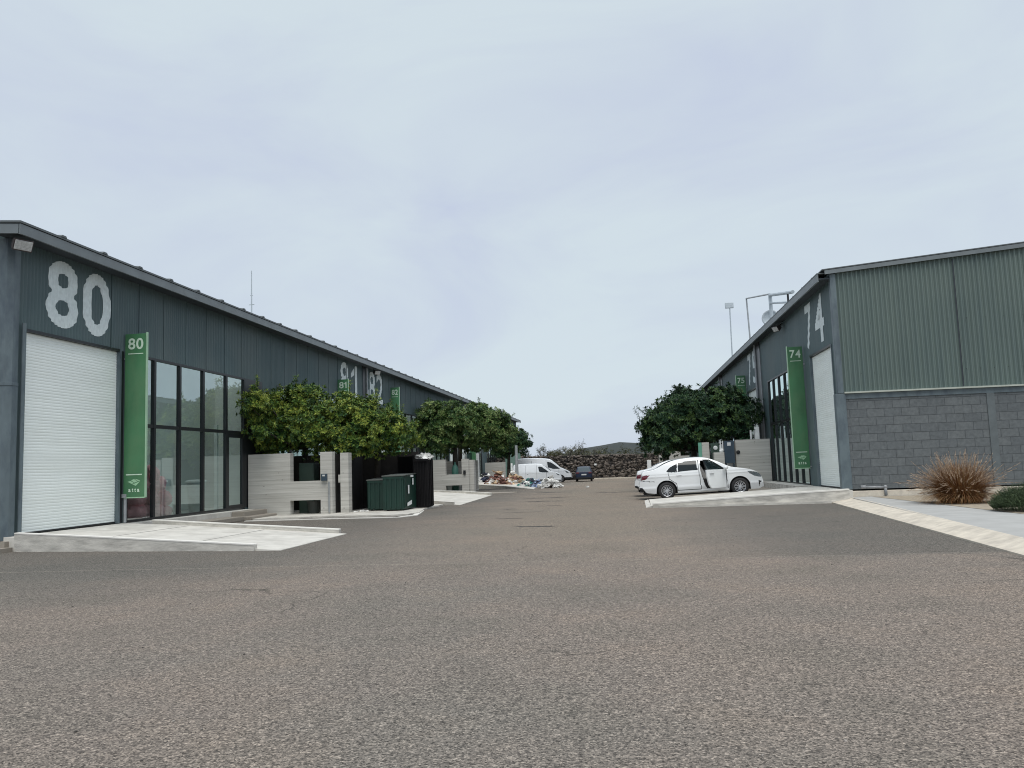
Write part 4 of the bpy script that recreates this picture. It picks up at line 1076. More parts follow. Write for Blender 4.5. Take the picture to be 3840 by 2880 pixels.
MB().box(XR + 0.12, XR + 3.0, RY0 + 0.3, RY1 - 0.2, 5.55, 5.6).build('ceiling', 'int_wall', RW)
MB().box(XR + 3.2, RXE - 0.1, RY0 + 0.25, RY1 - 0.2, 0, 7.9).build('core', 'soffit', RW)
pp = MB(); pd = MB()
for q in (46.0, 62.5, 79.0):
    pp.tube((XR - 0.10, q + 0.3, 0.4), (XR - 0.10, q + 0.3, 7.9), 0.07, n=8)
    pp.tube((XR - 0.08, q - 1.0, 0.4), (XR - 0.08, q - 1.0, 7.4), 0.035, n=8)
    pd.box(XR - 0.06, XR - 0.024, q - 0.75, q + 0.05, 0.3, 7.9)
pp.build('downpipe', 'galv', RW); pd.build('joint_cover', 'black', RW)
digits_on_wall(RW, XR, -1, '74', [(34.27, 33.25), (32.74, 31.30)], 5.80, 7.60, z0f, 0.018)
digits_on_wall(RW, XR, -1, '75', [(49.6, 48.4), (48.0, 46.7)], 5.80, 7.60, z0f, 0.018)
blade_sign('74', 'tall green sign numbered 74 beside the right roller door', 6.97, 7.60, 34.95, 1.13, 6.08, -1)
blade_sign('75', 'green sign numbered 75 half sunk in the dark tree crown on the right', 7.03, 7.62, 50.5, 1.6, 6.55, -1)
# concrete plinth under the gable + outlet pipe
pg = thing('plinth', 'low cream concrete footing under the block gable wall', 'ledge', (9, 29.7, 0))
MB().box(7.30, 14.5, 29.52, 29.86, 0.0, 0.34).build('footing', 'kerb', pg, bevel=0.01)
op = thing('outlet_pipe', 'short elbowed grey pipe on the footing of the block gable wall', 'pipe', (8.1, 29.6, 0.35))
m = MB(); m.tube((8.12, 29.62, 0.47), (8.78, 29.52, 0.44), 0.045); m.tube((8.80, 29.50, 0.49), (8.80, 29.48, 0.18), 0.05); m.blob((8.80, 29.5, 0.46), (.065, .065, .065), 8, 6, 0); m.tube((8.05, 29.63, 0.47), (8.2, 29.61, 0.47), 0.06)
m.build('elbow', 'copper', op, smooth=True)

# right ramp
rp_ = thing('ramp', 'raised pale concrete ramp on the right carrying the white sedan', 'ramp', (7.6, 29, 0))
prof = [(0.97, 0.06), (3.5, 0.19), (6.4, 0.34), (7.62, 0.40)]
m = MB(); YF = 34.6
for i in range(3):
    (xa, za), (xb, zb) = prof[i], prof[i + 1]
    dx0 = 0.12 * (i == 0)
    m.hexa([(xa, 29.05, -.02), (xb, 29.05, -.02), (xb, YF, -.02), (xa + dx0, YF, -.02), (xa, 29.05, za), (xb, 29.05, zb), (xb, YF, zb), (xa + dx0, YF, za)])
m.hexa([(0.80, 29.05, -.02), (0.969, 29.05, -.02), (1.05, YF, -.02), (0.9, YF, -.02), (0.80, 29.05, 0.01), (0.969, 29.05, .06), (1.05, YF, .06), (0.9, YF, .01)])
m.build('slab', 'conc', rp_)
k = MB(); l_ = MB()
kp2 = [(1.02, 0.15), (5.3, 0.355), (7.46, 0.44)]
for i in range(2):
    (xa, za), (xb, zb) = kp2[i], kp2[i + 1]
    k.hexa([(xa, 28.84, 0), (xb, 28.84, 0), (xb, 29.04, 0), (xa, 29.04, 0), (xa, 28.84, za - .03), (xb, 28.84, zb - .03), (xb, 29.04, zb - .03), (xa, 29.04, za - .03)])
    l_.hexa([(xa, 28.83, za - .03), (xb, 28.83, zb - .03), (xb, 29.045, zb - .03), (xa, 29.045, za - .03), (xa, 28.83, za + .015), (xb, 28.83, zb + .015), (xb, 29.045, zb + .015), (xa, 29.045, za + .015)])
k.box(1.2, 7.46, 28.76, 28.838, 0, 0.075)
k.build('kerb', 'conc_edge', rp_); l_.build('kerb_top', 'conc_line', rp_)
dw = MB(); dw.prism([(2.2, 34.65), (6.94, 34.65), (6.94, 43.5), (2.2, 43.5)], -0.02, lambda x, y: 0.005 + max(0, x - 2.2) * 0.034)
structure(dw.build('driveway', 'conc_brown'))
lg = thing('plinth', 'low concrete ledge between the sedan nose and the 74 shopfront', 'ledge', (6.6, 40, 0))
MB().box(6.95, 7.6, 34.65, 43.5, 0.0, 0.42).build('ledge', 'conc_edge', lg, bevel=0.01)

# right enclosure
E4 = enclosure('pale board marked concrete enclosure behind the white sedan', 5.86, 7.58, 43.6, 0.0, 2.57, [], 0.3)
MB().box(5.86, 6.1, 43.9, 47.5, 0.0, 2.5).build('side_wall', 'board', E4)
MB().lathe((5.98, 43.598, 1.94), (0, -1, 0), [(0, .10), (0.03, .10), (0.05, .06), (0.05, 0)], 14).build('cable_box', 'black', E4)
cb_ = thing('electrical_cabinet', 'blue grey cabinet with a white label next to the pale enclosure', 'cabinet', (5.5, 43.5, 1.3))
MB().box(5.27, 5.77, 43.35, 43.75, 1.40, 2.53).build('case', 'cabinet', cb_, bevel=0.01)
MB().box(5.42, 5.60, 43.34, 43.348, 2.28, 2.45).build('label_plate', 'plate', cb_)
MB().box(5.3, 5.36, 43.4, 43.7, 0, 1.395).box(5.68, 5.74, 43.4, 43.7, 0, 1.395).build('stand', 'cabinet', cb_)
mb_ = thing('power_meter', 'dark board with a round white meter left of the blue grey cabinet', 'meter', (4.8, 43.6, 0))
MB().box(4.62, 5.02, 43.55, 43.65, 1.95, 2.45).box(4.64, 4.68, 43.57, 43.6, 0, 1.95).build('board', 'cab_green', mb_)
MB().lathe((4.85, 43.545, 2.2), (0, -1, 0), [(0, .11), (0.05, .11), (0.07, .07), (0.07, 0)], 14).build('dial', 'plate', mb_)
m = MB(); m.tube((5.10, 43.5, 2.0), (5.10, 43.5, 2.55), .03); m.tube((5.22, 43.5, 2.0), (5.22, 43.5, 2.55), .03); m.blob((5.16, 43.5, 2.06), (.12, .06, .09), 8, 6, 0.2); m.build('pipe', 'white_plastic', mb_)
lb = thing('storage_box', 'pale concrete box below the round meter behind the sedan roof', 'box', (5.0, 43.4, 0))
MB().box(4.73, 5.24, 43.2, 43.9, 0.0, 1.96).build('case', 'board', lb, bevel=0.01)
gt2 = thing('gate_panel', 'sea green and grey panel standing behind the sedan under the dark tree', 'gate', (4.2, 43.6, 0))
MB().box(4.0, 4.17, 43.6, 43.7, 0.2, 2.5).build('leaf_panel', mat('sea green sheet', (0.13, 0.34, 0.25), 0.5), gt2)
MB().box(4.18, 4.55, 43.62, 43.74, 0.2, 2.5).build('pier', 'board', gt2)
wp = thing('vent_post', 'pale square vent post rising above the right enclosure', 'post', (7.05, 44.5, 2.5))
MB().box(6.93, 7.17, 44.1, 44.3, 0.3, 3.2).build('shaft', 'white_plastic', wp)
MB().tube((6.78, 44.1, 0.3), (6.74, 44.1, 3.05), .05).build('pipe', 'white_plastic', wp)
for i_, (x, y, h, lab) in enumerate([(2.72, 60, 2.1, 'pale concrete bollard farther down the right row'), (3.35, 58, 2.4, 'grey concrete pier with a square top under the dark tree'), (4.1, 60, 2.0, 'low grey concrete pier under the dark tree')]):
    b_ = thing('concrete_pier', lab, 'pier', (x, y, 0))
    MB().box(x, x + (0.28 if i_ == 0 else 0.75), y, y + 0.4, 0, h).build('shaft', 'board', b_)
wpst = thing('marker_post', 'white marker post standing left of the sedan boot', 'post', (2.2, 62, 0))
MB().box(1.72, 1.98, 55, 55.25, 0, 1.75).build('shaft', 'white_plastic', wpst, bevel=0.02)

# roof gear on the right
fl = thing('roof_light_mast', 'slim roof pole with a square lamp head on top', 'mast', (8.5, 62, 8.2))
MB().tube((8.5, 62.0, 8.25), (8.5, 61.7, 12.8), .045, n=8).build('pole', 'galv_pale', fl)
MB().box(8.18, 8.78, 61.65, 61.85, 12.70, 13.10).build('lamp_head', 'galv_pale', fl, bevel=0.02)
pfm = thing('pipe_frame', 'bent pipe and pale rails standing on the right roof', 'pipe frame', (8.5, 50, 8.2))
m = MB(); m.tube((8.5, 53.3, 8.26), (8.5, 53.9, 11.85), .05); m.tube((8.5, 53.9, 11.84), (8.5, 45.8, 10.46), .045); m.build('pipe', 'galv', pfm)
m = MB(); m.tube((8.5, 45.8, 8.27), (8.5, 45.9, 10.5), .10); m.tube((8.5, 45.8, 10.4), (8.5, 40.2, 9.40), .09); m.tube((8.5, 45.8, 9.95), (8.5, 41.5, 9.15), .05); m.build('rail', 'galv_pale', pfm)
m = MB(); m.tube((8.5, 41.35, 8.28), (8.5, 41.35, 9.62), .05); m.build('stub', 'black', pfm)
tk = thing('satellite_dish', 'round pale dish behind the rails on the right roof', 'dish', (8.7, 46, 9))
MB().lathe((8.55, 46.4, 9.2), (-0.35, -1, 0.15), [(0.0, 0), (0.03, .2), (0.10, .38), (0.16, .46), (0.13, .46), (0.0, .3), (-0.03, 0)], 22).build('bowl', 'galv_pale', tk, smooth=True)
MB().tube((8.55, 46.45, 8.27), (8.55, 46.45, 9.4), .04).build('stand', 'galv_pale', tk)

# ------------------------------------------------------------ vehicles
def interp(pts, x):
    if x <= pts[0][0]: return pts[0][1]
    for (a, b), (c, d) in zip(pts, pts[1:]):
        if x <= c: return b + (d - b) * (x - a) / (c - a)
    return pts[-1][1]
def smooth_profile(pts, it=2):
    for _ in range(it):
        q = [pts[0]]
        for (a, b), (c, d) in zip(pts, pts[1:]):
            q += [(a * .75 + c * .25, b * .75 + d * .25), (a * .25 + c * .75, b * .25 + d * .75)]
        q.append(pts[-1]); pts = q
    return pts
def inpoly(p, poly):
    x, z = p; r = False; n_ = len(poly)
    for i in range(n_):
        x0, z0 = poly[i]; x1, z1 = poly[(i + 1) % n_]
        if (z0 > z) != (z1 > z) and x < (x1 - x0) * (z - z0) / (z1 - z0) + x0: r = not r
    return r
def dseg(p, a, b):
    ax, az = a; bx_, bz = b; t = ((p[0] - ax) * (bx_ - ax) + (p[1] - az) * (bz - az)) / max(1e-9, (bx_ - ax) ** 2 + (bz - az) ** 2)
    t = max(0, min(1, t)); return math.hypot(p[0] - ax - t * (bx_ - ax), p[1] - az - t * (bz - az))
def vehicle(name, label, cat, S, origin, yaw, group=None, pitch=0.0, scale=1.0):
    """S: spec in local metres, x from rear bumper (0) to nose (len), z up, right side is -y."""
    t = thing(name, label, cat, (0, 0, 0), group)
    prof_ = smooth_profile(S['profile'], 2); Lg = S['len']; W0 = S['width'] / 2; zbt = S['belt']; tum = S['tumble']
    R_, wr_, axz = S['arch'], S['wheel_r'], S['wheel_r']
    def top(x): return interp(prof_, x)
    def zb(x):
        z = interp(S['bottom'], x)
        for xa in S['axles']:
            d = abs(x - xa)
            if d < R_: z = max(z, axz + sqrt(R_ * R_ - d * d))
        return z
    def wd(x, z):
        u = (x - Lg / 2) / (Lg / 2)
        w_ = W0 * (1 - S['plan'] * abs(u) ** S.get('planp', 4))
        if z > zbt: w_ -= (z - zbt) * tum * (1 + 0.5 * (z - zbt))
        else: w_ -= 0.05 * ((zbt - 0.12 - z) / (zbt)) ** 2 if z < zbt - .12 else 0
        if z < 0.35: w_ -= (0.35 - z) * 0.18
        # swage above the sill
        w_ += 0.012 * exp(-((z - (zbt - 0.10)) / 0.03) ** 2) + 0.012 * exp(-((z - 0.42) / 0.05) ** 2)
        return w_
    xs_ = []; x = 0.0
    while x < Lg:
        xs_.append(x); x += 0.006 if (x < 0.06 or x > Lg - 0.07) else 0.022
    xs_.append(Lg)
    K = 46
    parts = {}
    def put(k, quad):
        parts.setdefault(k, MB()).quad(*quad)
    cols = []
    for x in xs_:
        a, b = zb(x), top(x); b = max(b, a + 0.01)
        cols.append([(x, a + (b - a) * j / K) for j in range(K + 1)])
    def side(sg):
        for i in range(len(xs_) - 1):
            for j in range(K):
                q = [cols[i][j], cols[i + 1][j], cols[i + 1][j + 1], cols[i][j + 1]]
                cx = sum(p[0] for p in q) / 4; cz = sum(p[1] for p in q) / 4
                k = 'body'
                for nm, poly, only in S['regions']:
                    if only in (0, sg) and inpoly((cx, cz), poly): k = nm
                if k == 'skip': continue
                if k == 'body':
                    for a, b, only in S['seams']:
                        if only in (0, sg) and dseg((cx, cz), a, b) < 0.011: k = 'seam'
                pts = [(p[0], sg * (wd(*p) - (0.012 if k in ('side_glass', 'windscreen') else 0)), p[1]) for p in q]
                if sg > 0: pts.reverse()
                put(k, pts)
    side(-1); side(1)
    # top surface, from rear to nose
    NY = 14
    rows = []
    for i, x in enumerate(xs_):
        z = cols[i][K][1]; w_ = wd(x, z)
        cr = S['crown'] * min(1, max(0.15, z - 0.5))
        rows.append([(x, -w_ + 2 * w_ * j / NY, z + cr * (1 - (abs(2 * j / NY - 1)) ** 2.4)) for j in range(NY + 1)])
    for i in range(len(xs_) - 1):
        for j in range(NY):
            q = [rows[i][j], rows[i][j + 1], rows[i + 1][j + 1], rows[i + 1][j]]
            cx = sum(p[0] for p in q) / 4; cy = sum(p[1] for p in q) / 4; cz = sum(p[2] for p in q) / 4
            k = 'body'; fr = abs((j + 0.5) / NY * 2 - 1)
            for nm, x0, x1, f0, f1 in S['top']:
                if x0 < cx < x1 and f0 <= fr <= f1: k = nm
            put(k, [q[0], q[3], q[2], q[1]])
    # fascias closing both ends
    for idx, nm in ((0, 'rear'), (len(xs_) - 1, 'front')):
        c = cols[idx]
        for j in range(K):
            a0, a1 = wd(*c[j]), wd(*c[j + 1]); x = c[j][0]
            q = [(x, -a0, c[j][1]), (x, a0, c[j][1]), (x, a1, c[j + 1][1]), (x, -a1, c[j + 1][1])]
            if idx == 0: q.reverse()
            put('body', q)
    MT = dict(S['mats'])
    body = None
    Rm = Matrix.Translation(origin) @ Matrix.Rotation(yaw, 4, 'Z') @ Matrix.Rotation(-pitch, 4, 'Y') @ Matrix.Scale(scale, 4) @ Matrix.Translation((-S['axles'][0], 0, 0))
    t.matrix_world = Rm
    nbody = len(parts['body'].f)
    if 'seam' in parts:
        sm_ = parts.pop('seam'); parts['body'].add(sm_.v, sm_.f)
    order = ['body'] + [k for k in parts if k != 'body']
    made = {}
    for k in order:
        if k not in parts: continue
        o = parts[k].build({'seam': 'panel_gap', 'side_glass': 'window'}.get(k, k), MT.get(k, MT['body']), t, smooth=True)
        if k == 'body':
            o.data.materials.append(M['seam'])
            for p_ in o.data.polygons[nbody:]: p_.material_index = 1
        bm = bmesh.new(); bm.from_mesh(o.data); bmesh.ops.remove_doubles(bm, verts=bm.verts[:], dist=0.0008); bm.to_mesh(o.data); bm.free()
        if k in ('side_glass', 'windscreen', 'rear_window', 'rear_door'):
            pass
        made[k] = o
        ORG[o.name] = Vector((0, 0, 0))
    # underbody and inner box
    ub = MB().box(0.15, Lg - 0.15, -W0 * 0.72, W0 * 0.72, 0.20, S['belt'] - 0.28)
    for xa in S['axles']: pass
    ub.build('underbody', 'dark_int', t)
    il = MB()
    il.box(S['cabin'][0], S['cabin'][1], -W0 * 0.72, W0 * 0.72, S['belt'] - 0.28, S['belt'] - 0.26)
    il.build('cabin_floor', 'dark_int', t)
    # wheels
    for xa in S['axles']:
        for sg in (-1, 1):
            yo = sg * (W0 - 0.025)
            m_ = MB(); m_.lathe((xa, yo, axz), (0, -sg, 0), [(0.02, wr_ * .60), (0.0, wr_ * .66), (-0.004, wr_ * .80), (0.01, wr_ * .95), (0.035, wr_), (0.17, wr_), (0.20, wr_ * .93), (0.2, wr_ * .4)], 36)
            wh = m_.build('wheel', 'rubber', t, smooth=True)
            m2 = MB(); m2.lathe((xa, yo, axz), (0, -sg, 0), [(0.008, wr_ * .665), (0.004, wr_ * .64), (0.012, wr_ * .60), (0.07, wr_ * .58)], 36)
            m2.lathe((xa, yo, axz), (0, -sg, 0), [(0.01, 0.0), (0.012, wr_ * .12), (0.03, wr_ * .14)], 14)
            ns = S.get('spokes', 10)
            for s_ in range(ns):
                a = 2 * pi * s_ / ns
                for off in (-0.11, 0.11):
                    d0 = Vector((cos(a), 0, sin(a))); d1 = Vector((cos(a + off * 1.3), 0, sin(a + off * 1.3)))
                    m2.tube(Vector((xa, yo - sg * 0.022, axz)) + d0 * wr_ * .10, Vector((xa, yo - sg * 0.016, axz)) + d1 * wr_ * .61, 0.011, 0.010, n=4)
            m2.build('rim', 'rim', wh)
            m3_ = MB(); m3_.lathe((xa, yo - sg * 0.09, axz), (0, -sg, 0), [(0, 0), (0.0, wr_ * .6)], 20); m3_.build('hub_shadow', 'dark_int', wh)
    return t, made

# white sedan: profile x from rear
sedan = dict(len=4.42, width=1.73, belt=0.93, tumble=0.34, plan=0.13, planp=4, crown=0.035, arch=0.375, wheel_r=0.315, axles=[0.98, 3.58], cabin=(1.2, 3.2), spokes=9,
    profile=[(0.0, 0.48), (0.01, 0.60), (0.05, 0.70), (0.10, 0.76), (0.115, 0.92), (0.15, 1.035), (0.45, 1.075), (0.62, 1.11), (0.95, 1.28), (1.30, 1.395), (1.75, 1.445), (2.15, 1.45), (2.50, 1.415), (2.85, 1.27), (3.25, 1.055), (3.45, 1.00), (3.85, 0.945), (4.15, 0.85), (4.32, 0.72), (4.40, 0.55), (4.42, 0.36)],
    bottom=[(0.0, 0.40), (0.25, 0.27), (0.60, 0.22), (3.9, 0.20), (4.25, 0.20), (4.42, 0.28)],
    regions=[('side_glass', [(1.00, 1.00), (1.12, 1.13), (1.40, 1.27), (1.75, 1.335), (2.10, 1.345), (2.13, 0.985), (1.15, 0.96)], 0),
             ('body', [(1.375, 0.9), (1.41, 0.9), (1.46, 1.4), (1.425, 1.4)], 0),
             ('skip', [(2.24, 1.34), (2.50, 1.325), (2.74, 1.20), (3.02, 1.035), (3.12, 0.96), (3.13, 0.30), (2.42, 0.29), (2.34, 0.45), (2.27, 0.75), (2.22, 0.98)], -1),
             ('side_glass', [(2.22, 1.345), (2.48, 1.33), (2.72, 1.20), (3.00, 1.02), (3.02, 0.99), (2.24, 0.985)], 1),
             ('tail_light', [(0.0, 0.88), (0.28, 0.91), (0.40, 0.90), (0.25, 0.76), (0.05, 0.72), (0.0, 0.72)], 0),
             ('headlight', [(3.86, 0.86), (4.20, 0.80), (4.36, 0.70), (4.34, 0.60), (4.12, 0.66), (3.95, 0.76)], 0),
             ('air_intake', [(4.24, 0.50), (4.36, 0.47), (4.34, 0.43), (4.29, 0.42), (4.27, 0.27), (4.235, 0.33)], 0),
             ('rear_bumper_insert', [(0.0, 0.47), (0.10, 0.47), (0.22, 0.30), (0.28, 0.25), (0.0, 0.36)], 0)],
    seams=[((2.16, 1.36), (2.17, 0.9), 0), ((2.17, 0.9), (2.21, 0.30), 0), ((1.34, 0.30), (2.21, 0.30), 0), ((1.06, 0.96), (1.10, 0.72), 0), ((1.10, 0.72), (1.34, 0.55), 0), ((1.34, 0.55), (1.37, 0.30), 0), ((3.14, 0.98), (3.15, 0.30), 0), ((0.13, 0.70), (0.55, 0.66), 0), ((0.08, 1.02), (0.10, 0.72), 0)],
    top=[('rear_window', 0.68, 1.32, 0, 0.86), ('windscreen', 2.52, 3.27, 0, 0.90)],
    mats=[('body', 'white_car'), ('side_glass', 'car_glass'), ('rear_window', 'rear_glass'), ('windscreen', 'car_glass'), ('seam', 'seam'), ('tail_light', 'tail'), ('headlight', 'lamp_clear'), ('air_intake', 'black'), ('rear_bumper_insert', 'black')])
SED, made = vehicle('parked_car', 'white sedan with its near front door standing open on the right ramp', 'car', sedan, (1.874, 36.2, 0.005), 0.0, pitch=0.030, scale=1.143)
def L2(v): return v
# details: front door swung open, seats, handle, mirror
hx = 3.10; hy = -0.845; ang = radians(-33)
def DP(x, y, z):   # door-local: x back from the hinge (negative), y outwards negative
    dx, dy = x - hx, y - hy
    return (hx + dx * cos(-ang) - dy * sin(-ang), hy + dx * sin(-ang) + dy * cos(-ang), z)
def door_mesh(poly, y0, y1, nx=24):
    mb = MB(); n_ = len(poly)
    vs = [DP(x, y0 - (-0.0), z) for x, z in poly] + [DP(x, y1, z) for x, z in poly]
    mb.add(vs, [tuple(range(n_)), tuple(reversed(range(n_, 2 * n_)))] + [(i, n_ + i, n_ + (i + 1) % n_, (i + 1) % n_) for i in range(n_)])
    return mb
skin = [(3.09, 0.31), (3.10, 0.62), (3.10, 0.965), (2.24, 0.985), (2.25, 0.75), (2.32, 0.45), (2.42, 0.31)]
fd = door_mesh(skin, hy - 0.03, hy + 0.05).build('front_door', 'white_car', SED, label='open front door', bevel=0.012)
outer = [(3.10, 0.966), (3.04, 1.02), (2.74, 1.215), (2.50, 1.345), (2.24, 1.36), (2.24, 0.986)]; inner = [(3.02, 0.99), (2.98, 1.01), (2.72, 1.185), (2.49, 1.315), (2.275, 1.328), (2.275, 0.99)]
wfm = MB(); n_ = 6
for i in range(n_):
    j = (i + 1) % n_
    a, b, c, d = outer[i], outer[j], inner[j], inner[i]
    def P(p, y): 
        lean = (p[1] - 0.97) * 0.34
        return DP(p[0], y + lean, p[1])
    wfm.hexa([P(a, hy - .01), P(b, hy - .01), P(c, hy - .01), P(d, hy - .01), P(a, hy + .03), P(b, hy + .03), P(c, hy + .03), P(d, hy + .03)])
wfm.build('window_frame', 'black', fd)
gm = MB(); gm.add([P(p, hy + 0.01) for p in inner], [tuple(range(6))]); gm.build('window', M['glass'], fd)
hm = MB(); hm.tube(DP(2.36, hy - 0.055, 0.84), DP(2.54, hy - 0.055, 0.845), 0.016); hm.build('handle', 'rim', fd)
mm_ = MB(); mm_.blob(DP(3.0, hy - 0.16, 1.02), (.09, .11, .07), 10, 8, 0.0); mm_.build('wing_mirror', 'white_car', fd, smooth=True)
sk = MB(); sk.box(2.18, 3.12, -0.84, -0.70, 0.24, 0.31); sk.build('sill', 'white_car', SED, bevel=0.01)
def seat_mb(x, y):
    m_ = MB()
    m_.hexa([(x, y - .24, .55), (x + .52, y - .24, .58), (x + .52, y + .24, .58), (x, y + .24, .55), (x, y - .24, .70), (x + .54, y - .24, .74), (x + .54, y + .24, .74), (x, y + .24, .70)])
    m_.hexa([(x - .08, y - .23, .62), (x + .10, y - .23, .62), (x + .10, y + .23, .62), (x - .08, y + .23, .62), (x - .30, y - .20, 1.16), (x - .16, y - .20, 1.18), (x - .16, y + .20, 1.18), (x - .30, y + .20, 1.16)])
    m_.hexa([(x - .31, y - .12, 1.19), (x - .22, y - .12, 1.2), (x - .22, y + .12, 1.2), (x - .31, y + .12, 1.19), (x - .34, y - .11, 1.34), (x - .25, y - .11, 1.35), (x - .25, y + .11, 1.35), (x - .34, y + .11, 1.34)])
    return m_
for yy in (-0.37, 0.37): seat_mb(2.42, yy).build('seat', 'seat', SED, bevel=0.03)
dm = MB(); dm.box(2.95, 3.15, -0.7, 0.7, 0.62, 0.98); dm.tube((2.84, 0.37, 0.86), (2.86, 0.37, 0.93), 0.17, n=16); dm.build('dashboard', 'dark_int', SED, bevel=0.02)
pm_ = MB(); pm_.hexa([(2.17, -.74, .3), (2.25, -.74, .3), (2.25, -.70, .3), (2.17, -.70, .3), (2.10, -.62, 1.35), (2.2, -.62, 1.35), (2.2, -.58, 1.35), (2.10, -.58, 1.35)]); pm_.build('pillar', 'dark_int', SED)
hh = MB(); hh.tube((1.36, -0.885, 0.845), (1.54, -0.885, 0.85), 0.014); hh.build('handle', 'rim', SED)
ex = MB(); ex.tube((0.02, -0.45, 0.30), (0.2, -0.45, 0.30), 0.035); ex.build('exhaust', 'rim', SED)

sedan2 = dict(sedan); sedan2['regions'] = [r for r in sedan['regions'] if r[0] != 'skip' and r[2] != 1] + [('side_glass', [(2.22, 1.345), (2.48, 1.33), (2.72, 1.20), (3.00, 1.02), (3.02, 0.99), (2.24, 0.985)], 0)]
vehicle('parked_car', 'white car almost hidden behind the open doored sedan', 'car', sedan2, (1.74, 39.9, 0.0), 0.0, pitch=0.02, scale=1.143)

hatch = dict(len=4.1, width=1.68, belt=0.92, tumble=0.36, plan=0.10, planp=4, crown=0.04, arch=0.36, wheel_r=0.31, axles=[0.75, 3.30], cabin=(0.9, 3.0), spokes=8,
    profile=[(0.0, 0.40), (0.015, 0.72), (0.05, 0.93), (0.14, 1.0), (0.45, 1.30), (0.62, 1.39), (1.2, 1.45), (2.1, 1.44), (2.6, 1.25), (3.0, 1.05), (3.6, 0.92), (3.95, 0.75), (4.08, 0.5), (4.1, 0.35)],
    bottom=[(0, .38), (.25, .25), (3.9, .22), (4.1, .3)],
    regions=[('side_glass', [(0.75, 1.0), (0.95, 1.30), (2.0, 1.35), (2.75, 1.02), (2.8, 0.98)], 0), ('tail_light', [(0.0, .92), (.16, .92), (.14, .78), (0, .76)], 0)],
    seams=[((1.9, .3), (1.9, 1.35), 0), ((1.0, .6), (1.0, 1.3), 0)],
    top=[('rear_window', 0.10, 0.60, 0, 0.86), ('windscreen', 2.15, 2.95, 0, 0.9)],
    mats=[('body', 'blue_car'), ('side_glass', 'car_glass'), ('rear_window', 'rear_glass'), ('windscreen', 'car_glass'), ('seam', 'seam'), ('tail_light', 'tail')])
BC, mk = vehicle('parked_car', 'dark blue hatchback seen from behind at the end of the road', 'car', hatch, (-3.62, 82.3, 0.0), radians(92))
MB().box(-0.02, -0.004, -0.24, 0.24, 0.62, 0.75).build('number_plate', 'plate', BC)
MB().box(-0.02, -0.004, -0.74, -0.46, 0.80, 0.93).build('tail_light', 'tail', BC)
MB().box(-0.02, -0.004, 0.46, 0.74, 0.80, 0.93).build('tail_light', 'tail', BC)
MB().box(-0.02, -0.004, -0.7, 0.7, 0.30, 0.44).build('bumper', 'black', BC)

van1 = dict(len=4.4, width=1.8, belt=1.12, tumble=0.20, plan=0.08, planp=6, crown=0.04, arch=0.37, wheel_r=0.32, axles=[0.72, 3.45], cabin=(2.4, 3.4), spokes=6,
    profile=[(0.0, 0.40), (0.01, 1.3), (0.04, 1.76), (0.12, 1.84), (1.2, 1.87), (2.35, 1.86), (2.75, 1.74), (3.25, 1.32), (3.5, 1.12), (3.95, 1.02), (4.22, 0.88), (4.36, 0.62), (4.4, 0.35)],
    bottom=[(0, .34), (.25, .28), (4.1, .26), (4.4, .32)],
    regions=[('side_glass', [(2.33, 1.60), (2.62, 1.60), (2.98, 1.36), (3.30, 1.10), (3.30, 1.04), (2.72, 1.06), (2.42, 1.14)], 0), ('headlight', [(3.95, .98), (4.22, .86), (4.3, .74), (4.1, .78)], 0), ('lower_trim', [(1.15, .42), (3.05, .42), (3.05, .2), (1.15, .2)], 0)],
    seams=[((2.22, .4), (2.22, 1.7), 0), ((3.12, .4), (3.12, 1.05), 0), ((1.2, .4), (1.2, 1.7), 0), ((1.3, .92), (1.42, .92), 0), ((2.3, .92), (2.42, .92), 0)],
    top=[('windscreen', 2.72, 3.46, 0, 0.88)],
    mats=[('body', 'van_white'), ('side_glass', 'car_glass'), ('windscreen', 'car_glass'), ('seam', 'seam'), ('headlight', 'lamp_clear'), ('lower_trim', 'black')])
vehicle('parked_van', 'small white van parked nose out in front of the taller van', 'van', van1, (-9.15, 77.0, 0.0), 0.0, group=None)
van2 = dict(len=5.4, width=1.95, belt=1.25, tumble=0.14, plan=0.08, planp=6, crown=0.04, arch=0.41, wheel_r=0.35, axles=[0.95, 4.35], cabin=(3.2, 4.4), spokes=6,
    profile=[(0.0, 0.45), (0.01, 1.7), (0.04, 2.32), (0.14, 2.42), (1.5, 2.45), (3.0, 2.36), (3.45, 2.20), (4.15, 1.60), (4.45, 1.36), (4.95, 1.15), (5.22, .98), (5.38, .66), (5.4, .42)],
    bottom=[(0, .40), (.25, .32), (5.1, .30), (5.4, .38)],
    regions=[('side_glass', [(3.05, 2.05), (3.45, 1.98), (3.9, 1.66), (4.32, 1.33), (3.7, 1.32), (3.12, 1.48)], 0), ('headlight', [(4.72, 1.18), (5.08, 1.02), (5.18, .86), (4.95, .90)], 0), ('lower_trim', [(4.7, .50), (5.4, .50), (5.4, .2), (4.7, .2)], 0)],
    seams=[((2.95, .4), (2.95, 2.2), 0), ((4.2, .4), (4.2, 1.3), 0), ((1.5, .4), (1.5, 2.2), 0)],
    top=[('windscreen', 3.55, 4.40, 0, 0.88)],
    mats=[('body', 'van_white'), ('side_glass', 'car_glass'), ('windscreen', 'car_glass'), ('seam', 'seam'), ('headlight', 'lamp_clear'), ('lower_trim', 'black')])
vehicle('parked_van', 'tall white van parked behind the small white van', 'van', van2, (-9.25, 82.3, 0.0), 0.0)

